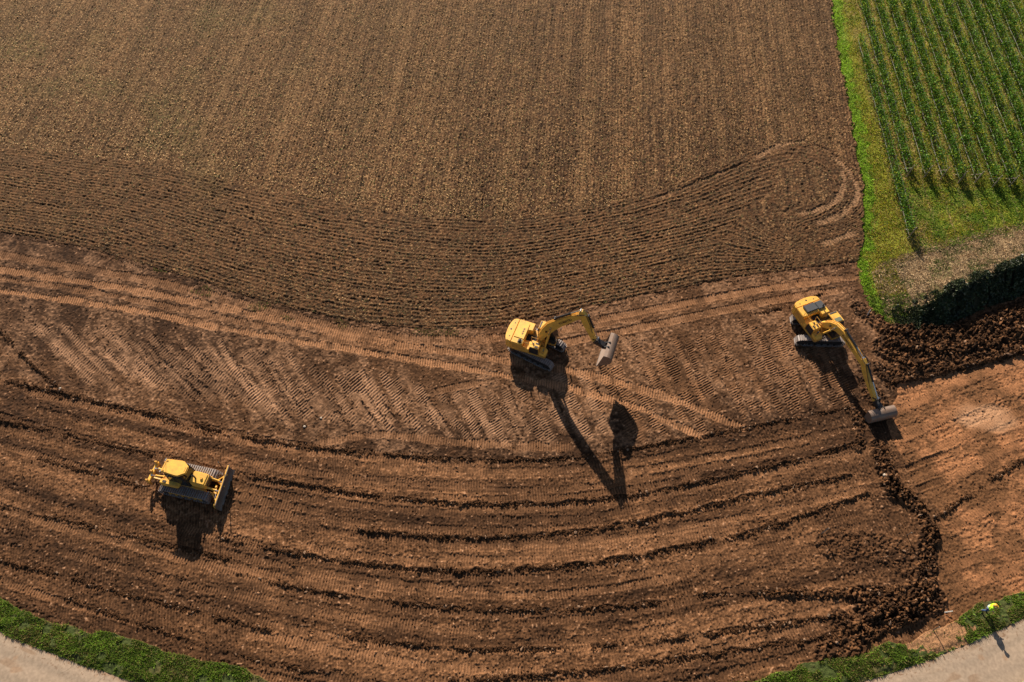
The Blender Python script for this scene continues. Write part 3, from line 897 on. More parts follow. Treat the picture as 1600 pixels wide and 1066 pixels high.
hx, hyy, hz = hx[kp], hyy[kp], hz[kp]
root = empty("hedge", (44, 43.6, 0))
tag(root, "dark green overgrown hedge on the steep shaded face of the brown bank", "hedge")
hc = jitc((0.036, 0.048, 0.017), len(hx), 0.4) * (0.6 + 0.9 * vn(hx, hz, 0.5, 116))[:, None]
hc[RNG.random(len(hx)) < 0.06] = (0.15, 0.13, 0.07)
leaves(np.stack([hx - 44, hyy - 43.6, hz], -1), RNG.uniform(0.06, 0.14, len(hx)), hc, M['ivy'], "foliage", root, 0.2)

# ------------------------------------------------------------------ mesh builder
class MB:
    def __init__(self):
        self.bm = bmesh.new()
    def _xf(self, verts, mat):
        if mat is not None:
            bmesh.ops.transform(self.bm, matrix=mat, verts=verts)
    def box(self, x0, x1, y0, y1, z0, z1, mat=None):
        vs_ = [self.bm.verts.new((x, y, z)) for x in (x0, x1) for y in (y0, y1) for z in (z0, z1)]
        for f_ in ((0, 1, 3, 2), (4, 6, 7, 5), (0, 4, 5, 1), (2, 3, 7, 6), (0, 2, 6, 4), (1, 5, 7, 3)):
            self.bm.faces.new([vs_[i] for i in f_])
        self._xf(vs_, mat)
        return self
    def prism(self, pts, lo, hi, plane='xz', mat=None):
        def P(a, b, c):
            return (a, c, b) if plane == 'xz' else ((a, b, c) if plane == 'xy' else (c, a, b))
        A = [self.bm.verts.new(P(a, b, lo)) for a, b in pts]
        B = [self.bm.verts.new(P(a, b, hi)) for a, b in pts]
        n = len(pts)
        self.bm.faces.new(A); self.bm.faces.new(B[::-1])
        for i in range(n):
            self.bm.faces.new((A[i], B[i], B[(i + 1) % n], A[(i + 1) % n]))
        self._xf(A + B, mat)
        return self
    def cyl(self, p0, p1, r0, r1=None, n=12):
        p0, p1 = Vector(p0), Vector(p1)
        r1 = r0 if r1 is None else r1
        d = (p1 - p0).normalized()
        a = d.orthogonal().normalized(); b = d.cross(a)
        A = []; B = []
        for i in range(n):
            t_ = 2 * math.pi * i / n
            o = a * math.cos(t_) + b * math.sin(t_)
            A.append(self.bm.verts.new(p0 + o * r0)); B.append(self.bm.verts.new(p1 + o * r1))
        self.bm.faces.new(A[::-1]); self.bm.faces.new(B)
        for i in range(n):
            self.bm.faces.new((A[i], A[(i + 1) % n], B[(i + 1) % n], B[i]))
        return self
    def tube(self, pts, r, n=8):
        for a, b in zip(pts[:-1], pts[1:]):
            self.cyl(a, b, r, n=n)
        return self
    def ribbon(self, path, halves, lo, hi, mat=None):
        """a plate-sided beam along a path in the xz plane, its depth varying"""
        p = np.array(path, float); h = np.array(halves, float)
        t_ = np.gradient(p, axis=0); t_ /= np.linalg.norm(t_, axis=1)[:, None]
        nrm = np.stack([-t_[:, 1], t_[:, 0]], -1)
        up_ = p + nrm * h[:, None]; dn = p - nrm * h[:, None]
        rows = []
        for u_, d_ in zip(up_, dn):
            rows.append([self.bm.verts.new((u_[0], lo, u_[1])), self.bm.verts.new((u_[0], hi, u_[1])), self.bm.verts.new((d_[0], hi, d_[1])), self.bm.verts.new((d_[0], lo, d_[1]))])
        for a, b in zip(rows[:-1], rows[1:]):
            for i in range(4):
                self.bm.faces.new((a[i], a[(i + 1) % 4], b[(i + 1) % 4], b[i]))
        self.bm.faces.new(rows[0][::-1]); self.bm.faces.new(rows[-1])
        self._xf([v for r_ in rows for v in r_], mat)
        return self
    def split(self, name, mat, parent=None, bevel=0.0, xf=None):
        """each loose piece becomes a part of its own"""
        left = set(self.bm.verts)
        out = []
        while left:
            st = [left.pop()]; comp = set(st)
            while st:
                v = st.pop()
                for e_ in v.link_edges:
                    w = e_.other_vert(v)
                    if w not in comp:
                        comp.add(w); left.discard(w); st.append(w)
            fs_ = {f_ for v in comp for f_ in v.link_faces}
            vl = list(comp); ix = {v: i for i, v in enumerate(vl)}
            p = MB(); nv = [p.bm.verts.new(v.co) for v in vl]
            for f_ in fs_:
                p.bm.faces.new([nv[ix[v]] for v in f_.verts])
            out.append(p.build(name, mat, parent, bevel, False, xf))
        self.bm.free()
        return out
    def build(self, name, mat, parent=None, bevel=0.0, smooth=False, xf=None):
        if xf is not None:
            bmesh.ops.transform(self.bm, matrix=xf, verts=self.bm.verts[:])
        bmesh.ops.recalc_face_normals(self.bm, faces=self.bm.faces[:])
        if bevel:
            ed_ = [e_ for e_ in self.bm.edges if len(e_.link_faces) == 2 and e_.calc_face_angle(0) > 0.6]
            bmesh.ops.bevel(self.bm, geom=ed_, offset=bevel, segments=2, affect='EDGES', clamp_overlap=True)
        me = bpy.data.meshes.new(name)
        self.bm.to_mesh(me); self.bm.free()
        if not smooth:
            me.shade_flat()
        me.materials.append(mat)
        return link(name, me, parent)

YEL = (0.86, 0.475, 0.075)
M['yellow'] = solid_mat("yellow_paint", YEL, 0.45, 0, (0.30, 0.165, 0.075), 0.55, 2.4, 0.35, 0.05)
M['yellow2'] = solid_mat("dusty_yellow_paint", (0.62, 0.31, 0.05), 0.6, 0, (0.27, 0.155, 0.08), 0.7, 2.2, 0.3)
M['black'] = solid_mat("black_steel", (0.018, 0.018, 0.02), 0.5, 0, (0.09, 0.055, 0.035), 0.5, 3.0, 0.4)
M['hood_grey'] = solid_mat("dark_grey_cover", (0.055, 0.058, 0.065), 0.55, 0, (0.10, 0.08, 0.06), 0.4, 3.0, 0.4)
M['mud'] = solid_mat("dried_mud", (0.17, 0.085, 0.042), 0.95, 0, (0.08, 0.04, 0.02), 0.7, 6.0, 0.1)
M['shoe'] = solid_mat("worn_track_steel", (0.30, 0.26, 0.24), 0.5, 0.2, (0.20, 0.115, 0.07), 0.8, 3.0, 0.5)
M['glass'] = solid_mat("dark_glass", (0.012, 0.015, 0.016), 0.08, 0, (0.03, 0.03, 0.03), 0.2, 2.0, 0.6)
M['roof_glass'] = solid_mat("green_roof_glass", (0.17, 0.19, 0.13), 0.15, 0, (0.16, 0.14, 0.1), 0.3, 2.0, 0.5)
M['bucket'] = solid_mat("worn_bucket_steel", (0.21, 0.15, 0.115), 0.5, 0.3, (0.20, 0.11, 0.065), 0.8, 2.0, 0.4)
M['chrome'] = solid_mat("piston_rod", (0.6, 0.6, 0.6), 0.2, 0.9, (0.4, 0.35, 0.3), 0.3)
M['grey'] = solid_mat("grey_metal", (0.32, 0.31, 0.30), 0.5, 0.2)
M['blade_steel'] = solid_mat("polished_blade_steel", (0.17, 0.135, 0.115), 0.45, 0.3, (0.11, 0.065, 0.04), 0.7, 1.6, 0.4)
M['letter'] = solid_mat("dark_lettering", (0.012, 0.012, 0.016), 0.5, 0, None, 0.1)
M['recess'] = solid_mat("shaded_deck", (0.22, 0.14, 0.05), 0.7, 0, (0.1, 0.06, 0.035), 0.7)  # machine yellow browned, the shade of the deck bay put into the colour
M['wire'] = solid_mat("grey_wire", (0.24, 0.235, 0.20), 0.55, 0.0, (0.2, 0.17, 0.13), 0.5)
M['wood'] = solid_mat("weathered_wood", (0.30, 0.25, 0.19), 0.85, 0, (0.17, 0.13, 0.1), 0.7, 8.0)
M['bark'] = solid_mat("vine_bark", (0.10, 0.07, 0.045), 0.9, 0, (0.05, 0.04, 0.03), 0.7, 12.0)

# ------------------------------------------------------------------ track units
def stadium(xa, xb, r, rear_r=None, n=10):
    rr = rear_r or r
    pts = []
    for i in range(n + 1):
        a = math.pi / 2 - math.pi * i / n
        pts.append((xb + r * math.cos(a), r + r * math.sin(a)))
    for i in range(n + 1):
        a = -math.pi / 2 - math.pi * i / n
        pts.append((xa + rr * math.cos(a), rr + rr * math.sin(a)))
    return pts

def loop_points(pts, step):
    p = np.array(pts + pts[:1])
    seg = np.hypot(*(p[1:] - p[:-1]).T); cum = np.r_[0, np.cumsum(seg)]
    n = int(round(cum[-1] / step))
    out = []
    for k in range(n):
        s = (k + 0.5) * cum[-1] / n
        x = np.interp(s, cum, p[:, 0]); z = np.interp(s, cum, p[:, 1])
        i = np.clip(np.searchsorted(cum, s) - 1, 0, len(seg) - 1)
        d = (p[i + 1] - p[i]) / max(seg[i], 1e-6)
        out.append((x, z, math.atan2(d[1], d[0])))
    return out, cum[-1] / n

def crawler(parent, xf, yc, width, xa, xb, r, yellow_frame):
    """one track: the belt of shoes, with its frame, sprocket, idler and rollers"""
    outline = stadium(xa, xb, r)
    lp, st = loop_points(outline, 0.19)
    m = MB()
    for x, z, a in lp:
        T = Matrix.Translation((x, yc, z)) @ Matrix.Rotation(-a, 4, 'Y')
        m.box(-st * 0.40, st * 0.40, -width / 2, width / 2, -0.02, 0.03, T)
        m.box(-0.02, 0.02, -width / 2, width / 2, 0.0, 0.075, T @ Matrix.Translation((st * 0.3, 0, 0.03)))
    tr = m.build("track", M['shoe'], parent, 0, False, xf)
    f = MB()
    f.prism([(xa, r - 0.18), (xb, r - 0.18), (xb + 0.05, r + 0.16), (xa - 0.05, r + 0.16)], yc - width * 0.32, yc + width * 0.32)
    for k in range(6):
        x = xa + (xb - xa) * (k + 0.5) / 6
        f.cyl((x, yc - width * 0.36, 0.15), (x, yc + width * 0.36, 0.15), 0.11, n=10)
    f.build("track_frame", M['yellow2'] if yellow_frame else M['black'], tr, 0.0, False, xf)
    s = MB()
    s.cyl((xa, yc - width * 0.3, r), (xa, yc + width * 0.38, r), r * 0.8, n=18)
    s.cyl((xa, yc - width * 0.42, r), (xa, yc + width * 0.46, r), r * 0.42, n=14)
    s.build("sprocket", M['black'], tr, 0, False, xf)
    s = MB()
    s.cyl((xb, yc - width * 0.3, r), (xb, yc + width * 0.3, r), r * 0.82, n=18)
    s.cyl((xb, yc - width * 0.36, r), (xb, yc + width * 0.36, r), r * 0.25, n=12)
    s.build("idler", M['black'], tr, 0, False, xf)
    return tr

def text_mesh(txt, size, mat4, parent, name="lettering"):
    cu = bpy.data.curves.new("lettering_curve", 'FONT')
    cu.body = txt; cu.size = size; cu.align_x = 'CENTER'; cu.align_y = 'CENTER'; cu.extrude = 0.004; cu.offset = 0.008
    to = bpy.data.objects.new("lettering_curve", cu)
    C.objects.link(to)
    dg = bpy.context.evaluated_depsgraph_get(); dg.update()
    me = bpy.data.meshes.new_from_object(to.evaluated_get(dg))
    bpy.data.objects.remove(to); bpy.data.curves.remove(cu)
    me.transform(mat4)
    me.materials.clear(); me.materials.append(M['letter'])
    return link(name, me, parent)

def cylinder_part(parent, a, b, ra, rb, name, frac=0.55):
    a, b = Vector(a), Vector(b)
    c = a.lerp(b, frac)
    m = MB().cyl(a, c, ra, n=12)
    m.cyl(a - Vector((0, ra * 1.3, 0)), a + Vector((0, ra * 1.3, 0)), ra * 1.1, n=10)
    d = (c - a).normalized()
    m.cyl(c - d * 0.08, c + d * 0.02, ra * 1.25, n=12)
    o = m.build(name, M['black'] if frac < 0.65 else M['yellow'], parent)
    k = MB().cyl(c, b, rb, n=10)
    k.cyl(b - Vector((0, ra * 1.2, 0)), b + Vector((0, ra * 1.2, 0)), ra * 0.9, n=10)
    k.build("rod", M['chrome'], o)
    return o

def excavator(loc, heading, track_heading, label, boom, boom_h, arm, arm_h, bucket_pts, link_pts, bucket_w, bucket_yaw, tilt_c, dark_hood, stick_rod):
    root = empty("excavator", loc, heading)
    tag(root, label, "excavator", "yellow excavators working on the site")
    T = Matrix.Rotation(track_heading - heading, 4, 'Z')
    for s in (-1, 1):
        crawler(root, T, 1.19 * s, 0.6, -1.6, 1.88, 0.45, False)
    m = MB()
    m.prism([(-1.0, -0.95), (-0.35, -0.6), (0.35, -0.6), (1.0, -0.95), (1.0, 0.95), (0.35, 0.6), (-0.35, 0.6), (-1.0, 0.95)], 0.38, 0.72, 'xy')
    m.cyl((0, 0, 0.7), (0, 0, 0.96), 0.72, n=28)
    m.build("car_body", M['black'], root, 0, False, T)
    # revolving frame and house
    MB().prism([(-2.2, -1.28), (1.25, -1.28), (1.32, -1.2), (1.32, -0.45), (0.75, -0.36), (0.75, 0.3), (1.72, 0.32), (1.72, 1.28), (-2.2, 1.28)], 0.96, 1.14, 'xy').build("deck", M['yellow2'], root, 0.02)
    arc = [(-2.0, -1.32)] + [(-2.32 - 0.43 * math.cos(a), 1.32 * math.sin(a)) for a in np.linspace(-1.25, 1.25, 13)] + [(-2.0, 1.32)]
    m = MB().prism(arc, 1.02, 2.12, 'xy')
    cw = m.build("counterweight", M['yellow'], root, 0.07)
    m = MB()
    for yy in (-0.75, 0.75):
        m.cyl((-2.3, yy, 2.11), (-2.3, yy, 2.128), 0.06, n=12)
    m.cyl((-2.42, 0, 2.11), (-2.42, 0, 2.13), 0.09, n=12)
    m.split("lifting_eye", M['black'], cw)
    # engine house
    hp = [(-1.99, -1.3), (-0.92, -1.3), (-0.92, 0.42), (-0.50, 0.46), (-0.50, 1.3), (-1.99, 1.3)]
    hood = MB().prism(hp, 1.14, 2.14, 'xy').build("engine_house", M['yellow'], root, 0.04)
    if dark_hood:
        c = MB()
        c.box(-1.90, -1.12, -0.78, 0.40, 2.145, 2.33)
        c.box(-1.88, -1.05, 0.44, 1.18, 2.145, 2.30)
        c.build("engine_cover", M['hood_grey'], hood, 0.04)
        gr = MB()
        for k in range(5):
            gr.box(-0.86 + 0.09 * k, -0.81 + 0.09 * k, -0.4, 0.36, 1.55, 1.75)
        gr.build("grille", M['black'], root)
    else:
        c = MB().box(-1.94, -0.96, -0.70, 1.05, 2.142, 2.19)
        c.build("engine_cover", M['yellow'], hood, 0.03)
        gr = MB()
        for k in range(3):
            gr.box(-1.35, -1.2, -0.25 + 0.26 * k, -0.08 + 0.26 * k, 2.19, 2.205)
        gr.split("vent", M['recess'], hood)
        gr = MB()
        gr.box(-1.42, -1.02, -1.18, -0.8, 2.142, 2.17)
        gr.box(-1.36, -1.26, -1.12, -0.88, 2.17, 2.30)
        gr.build("air_intake", M['black'], hood)
    ex = MB().cyl((-1.2, 0.95 if dark_hood else -0.95, 2.14), (-1.2, 0.95 if dark_hood else -0.95, 2.55), 0.06, n=12)
    ex.build("exhaust_pipe", M['black'], root)
    pl = MB()
    for (xa, xb) in ((-1.9, -1.3), (-1.25, -0.62)):
        pl.box(xa, xb, -1.315, -1.301, 1.3, 1.95)
    pl.split("side_door", M['yellow2'], root)
    # right-hand side: tank, steps, tool box
    MB().box(-0.90, -0.28, -1.3, -0.36, 1.142, 1.66).build("pump_house", M['yellow'], root, 0.04)
    tk = MB().box(-0.26, 0.62, -1.22, -0.42, 1.142, 2.05).build("fuel_tank", M['yellow'], root, 0.05)
    MB().box(-0.24, 0.60, -1.245, -1.225, 1.18, 2.0).build("tank_recess_shade", M['black'], tk)  # black sheet standing in for the shade of the open recess
    fc = MB()
    fc.cyl((0.0, -0.8, 2.05), (0.0, -0.8, 2.13), 0.09, n=14)
    fc.box(0.18, 0.5, -1.1, -0.95, 2.052, 2.075).box(0.18, 0.5, -0.72, -0.58, 2.052, 2.075)
    fc.build("filler_cap", M['black'], tk)
    MB().prism([(0.64, 1.142), (1.3, 1.142), (1.3, 1.30), (1.12, 1.58), (0.64, 1.62)], -1.24, -0.46).build("tool_box", M['yellow'], root, 0.06)
    hr = MB()
    for yy in (-1.2, -0.45):
        hr.tube([(-0.3, yy, 2.05), (-0.3, yy, 2.55), (0.55, yy, 2.5), (0.95, yy, 1.6)], 0.022, 6)
    hr.tube([(-0.3, -1.2, 2.55), (-1.0, -1.25, 2.6), (-1.0, -1.25, 2.14)], 0.022, 6)
    hr.build("handrail", M['yellow2'], root)
    mi = MB().tube([(1.05, -1.2, 1.6), (1.15, -1.28, 2.3)], 0.018, 6).box(1.1, 1.16, -1.40, -1.18, 2.28, 2.52)
    mi.build("mirror", M['black'], root)
    # centre bay: hydraulics
    hb = MB()
    hb.box(-0.90, -0.12, -0.34, 0.40, 1.142, 1.5)
    hb.box(-0.24, 0.28, -0.42, -0.30, 1.142, 1.9)
    for k in range(4):
        hb.tube([(-0.8 + 0.15 * k, -0.3, 1.6), (-0.7 + 0.15 * k, 0.3, 1.62)], 0.035, 6)
    for k in range(5):
        y0 = -0.25 + 0.11 * k
        hb.tube([(-0.3, y0, 1.5), (-0.1, y0, 1.75), (0.18, y0 * 0.6, 1.95)], 0.03, 6)
    hb.build("hydraulic_block", M['black'], root)
    MB().box(-0.92, -0.50, 0.48, 1.28, 1.142, 1.40).build("battery_box", M['recess'], root, 0.03)
    bk = MB()
    for yy in (-0.36, 0.28):
        bk.prism([(-0.15, 1.14), (0.9, 1.14), (0.75, 1.55), (0.42, 2.1), (0.18, 2.1)], yy, yy + 0.08)
    bk.split("boom_bracket", M['yellow2'], root, 0.01)
    # cab on the left
    cp = [(0.02, 1.142), (1.66, 1.142), (1.72, 1.5), (1.62, 2.15), (1.30, 2.84), (1.12, 2.95), (0.10, 2.95), (0.0, 2.85)]
    cab = MB().prism(cp, 0.36, 1.28).build("cab", M['black'], root, 0.05)
    MB().box(0.02, 1.20, 0.36, 1.28, 2.90, 3.0).build("roof", M['yellow'], cab, 0.04)
    MB().prism([(-0.03, 1.15), (0.66, 1.15), (0.66, 1.9), (-0.03, 1.9)], 1.285, 1.31).build("door", M['yellow'], cab)
    wp = MB().tube([(1.70, 0.75, 1.55), (1.55, 0.8, 2.3)], 0.018, 5)
    wp.build("wiper", M['black'], cab)
    wn = MB()
    wn.prism([(0.14, 1.95), (0.62, 1.95), (0.62, 2.8), (0.14, 2.8)], 1.281, 1.29)
    wn.prism([(0.72, 1.5), (1.60, 1.5), (1.52, 2.15), (1.24, 2.74), (0.72, 2.8)], 1.281, 1.29)
    wn.prism([(0.14, 1.75), (1.58, 1.75), (1.50, 2.15), (1.22, 2.74), (0.14, 2.8)], 0.35, 0.359)
    sl_ = math.atan2(0.69, -0.32)
    wn.prism([(1.735, 1.52), (1.745, 1.52), (1.65, 2.17), (1.34, 2.82), (1.33, 2.81), (1.64, 2.16)], 0.44, 1.2)
    wn.box(-0.012, -0.002, 0.5, 1.15, 1.95, 2.75)
    wn.split("window", M['glass'], cab)
    MB().box(0.72, 1.12, 0.50, 1.14, 3.002, 3.03).build("roof_hatch", M['roof_glass'], cab)
    MB().box(0.06, 0.18, 0.46, 1.18, 3.002, 3.03).build("roof_light_bar", M['hood_grey'], cab)
    cm = MB().tube([(1.70, 1.25, 1.9), (1.85, 1.42, 2.0), (1.85, 1.42, 2.35)], 0.018, 6).box(1.82, 1.88, 1.36, 1.54, 2.1, 2.4)
    cm.build("mirror", M['black'], root)
    # boom
    b = MB().ribbon(boom, boom_h, -0.21, 0.21).build("boom", M['yellow'], root, 0.03)
    i0 = len(boom) // 2
    pa, pb = Vector((boom[i0][0], 0, boom[i0][1])), Vector((boom[i0 + 2][0], 0, boom[i0 + 2][1]))
    d = (pb - pa).normalized(); side = Vector((0, -1, 0)); upv = side.cross(d)
    R4 = Matrix((d, upv, side)).transposed().to_4x4()
    mid_p = pa.lerp(pb, 0.45)
    text_mesh("KOMATSU", 0.34, Matrix.Translation(mid_p + Vector((0, -0.214, 0))) @ R4, b)
    side2 = Vector((0, 1, 0)); up2 = side2.cross(-d)
    R5 = Matrix((-d, up2, side2)).transposed().to_4x4()
    text_mesh("KOMATSU", 0.34, Matrix.Translation(mid_p + Vector((0, 0.214, 0))) @ R5, b)
    hs = MB()
    for yy in (-0.10, 0.10):
        pth = [(p[0] - h * 0.0, yy, p[1]) for p, h in zip(boom[1:], boom_h[1:])]
        pn = []
        bp_ = np.array(boom, float); tg = np.gradient(bp_, axis=0); tg /= np.linalg.norm(tg, axis=1)[:, None]
        for k in range(1, len(boom)):
            pn.append((boom[k][0] - tg[k][1] * (boom_h[k] + 0.05), yy, boom[k][1] + tg[k][0] * (boom_h[k] + 0.05)))
        hs.tube(pn, 0.03, 6)
    hs.build("hydraulic_pipe", M['yellow2'], b)
    hz_ = MB()
    aa0 = np.array(arm, float)
    for yy in (-0.2, 0.2):
        hz_.tube([(boom[-2][0], yy, boom[-2][1] + 0.42), (aa0[1][0] + 0.25, yy * 1.2, aa0[1][1] + 0.45), (aa0[2][0] + 0.32, yy, aa0[2][1] + 0.15), (aa0[3][0] + 0.25, yy * 0.8, aa0[3][1])], 0.025, 6)
    hz_.split("hose", M['black'], b)
    lp_ = MB().box(-0.07, 0.07, -0.3, -0.22, -0.09, 0.09, Matrix.Translation((boom[2][0], 0, boom[2][1])))
    lp_.build("work_light", M['black'], b)
    # boom rams
    kk = 2
    for s in (-1, 1):
        cylinder_part(root, (0.95, 0.33 * s, 1.35), (boom[kk + 1][0], 0.33 * s, boom[kk + 1][1]), 0.085, 0.05, "boom_ram", 0.7)
    # arm
    a_ = MB().ribbon(arm, arm_h, -0.17, 0.17).build("arm", M['yellow'], root, 0.025)
    bp_ = np.array(boom, float); tg = bp_[-1] - bp_[-4]; tg /= np.linalg.norm(tg); nr = np.array([-tg[1], tg[0]])
    s0 = bp_[-4] + nr * (boom_h[-4] + 0.16); e0 = np.array(arm[0]) + nr * 0.02
    cylinder_part(root, (s0[0], 0, s0[1]), (e0[0], 0, e0[1]), 0.10, 0.055, "arm_ram", 0.6)
    aa = np.array(arm, float); ta = aa[-1] - aa[1]; ta /= np.linalg.norm(ta); na = np.array([-ta[1], ta[0]])
    s1 = aa[1] + na * (arm_h[1] + 0.12); e1 = aa[-1] + na * 0.42 - ta * 0.25
    cylinder_part(root, (s1[0], 0, s1[1]), (e1[0], 0, e1[1]), 0.085, 0.05, "bucket_ram", stick_rod)
    lk = MB()
    for yy in (-0.22, 0.17):
        lk.ribbon([tuple(e1), tuple(aa[-1] - ta * 0.35)], [0.06, 0.06], yy, yy + 0.05)
        lk.ribbon([tuple(e1), link_pts[0]], [0.07, 0.07], yy, yy + 0.05)
    lk.build("bucket_linkage", M['black'], root)
    # quick coupler / tilting rotator
    tc_ = MB()
    tc_.ribbon([tuple(aa[-1]), link_pts[0], link_pts[1]], [0.16, 0.22, 0.2], -0.24, 0.24)
    c0 = Vector((link_pts[1][0], 0, link_pts[1][1]))
    tc_.cyl(c0 + Vector((-0.05, -0.34, 0.02)), c0 + Vector((-0.05, 0.34, 0.02)), 0.11, n=10)
    tc_.cyl(c0 + Vector((0, 0, 0.12)), c0 + Vector((0, 0, -0.16)), 0.26, n=16)
    tc_.build("tilt_rotator", M['black'], root, 0.015)
    # ditching bucket
    piv = Matrix.Translation(c0) @ Matrix.Rotation(bucket_yaw, 4, 'Z') @ Matrix.Translation(-c0)
    w = bucket_w / 2
    bp2 = np.array(bucket_pts, float)
    k = MB()
    pts2 = chaikin(bp2, 2)
    tk_ = np.gradient(pts2, axis=0); tk_ /= np.linalg.norm(tk_, axis=1)[:, None]
    inner = pts2 + np.stack([tk_[:, 1], -tk_[:, 0]], -1) * 0.05
    cen = pts2.mean(0)
    if np.linalg.norm(inner - cen, axis=1).mean() > np.linalg.norm(pts2 - cen, axis=1).mean():
        inner = pts2 - np.stack([tk_[:, 1], -tk_[:, 0]], -1) * 0.05
    for j in range(len(pts2) - 1):
        k.prism([tuple(pts2[j]), tuple(pts2[j + 1]), tuple(inner[j + 1]), tuple(inner[j])], -w, w)
    bmesh.ops.remove_doubles(k.bm, verts=k.bm.verts[:], dist=0.0005)
    bk_ = k.build("bucket", M['bucket'], root, 0, False, piv)
    sp_ = MB()
    for yy in (-w - 0.03, w):
        sp_.prism([tuple(p) for p in pts2], yy, yy + 0.03)
    sp_.split("side_plate", M['bucket'], bk_, 0, piv)
    lp2 = MB()
    a0_, a1_ = pts2[-1], pts2[-2]
    dv = (a0_ - a1_) / np.linalg.norm(a0_ - a1_)
    nn_ = np.array([-dv[1], dv[0]])
    lp2.prism([tuple(a0_ - dv * 0.12 + nn_ * 0.03), tuple(a0_ + dv * 0.08 + nn_ * 0.02), tuple(a0_ + dv * 0.08 - nn_ * 0.02), tuple(a0_ - dv * 0.12 - nn_ * 0.03)], -w - 0.04, w + 0.04)
    lp2.build("cutting_edge", M['blade_steel'], bk_, 0, False, piv)
    er = MB()
    t0 = pts2[0]
    for yy in (-0.28, 0.2):
        er.ribbon([link_pts[1], tuple((t0 + pts2[len(pts2) // 4]) / 2)], [0.16, 0.2], yy, yy + 0.07)
    er.split("hanger", M['black'], bk_, 0, piv)
    return root

zA = 0.0
excavator((2.2, 38.05, 0.02), R(-20.5), R(-30.5), "yellow excavator with plain yellow engine hood and boom raised high above the tracks",
          [(0.3, 1.9), (0.55, 2.75), (0.95, 3.75), (1.35, 4.55), (2.0, 5.45), (2.7, 6.25), (3.3, 6.9), (3.9, 7.5)],
          [0.24, 0.33, 0.42, 0.46, 0.40, 0.35, 0.30, 0.22],
          [(3.75, 8.05), (4.0, 7.45), (4.4, 6.5), (4.75, 5.6), (5.25, 4.35)], [0.14, 0.36, 0.34, 0.27, 0.17],
          [(6.42, 4.34), (6.88, 4.36), (7.2, 4.1), (7.2, 3.65), (6.95, 3.2), (6.5, 2.85), (6.0, 2.55)],
          [(5.65, 4.22), (6.2, 4.0)], 2.5, R(2), None, False, 0.5)
excavator((28.3, 39.85, 0.02), R(-67), R(-2), "yellow excavator with dark grey engine covers and boom lowered towards the orange soil",
          [(0.3, 1.9), (0.7, 2.35), (1.2, 2.95), (1.75, 3.35), (2.5, 3.5), (3.5, 3.4), (4.6, 3.25), (5.6, 3.0)],
          [0.24, 0.30, 0.36, 0.40, 0.38, 0.34, 0.28, 0.2],
          [(5.35, 3.45), (5.75, 3.05), (6.4, 2.45), (7.3, 1.8), (8.5, 1.1)], [0.12, 0.32, 0.32, 0.25, 0.16],
          [(9.25, 1.12), (9.6, 1.22), (10.0, 1.08), (10.2, 0.7), (10.1, 0.32), (9.8, 0.10), (9.35, 0.08)],
          [(8.85, 1.05), (9.2, 0.95)], 2.4, R(-9), None, True, 0.5)

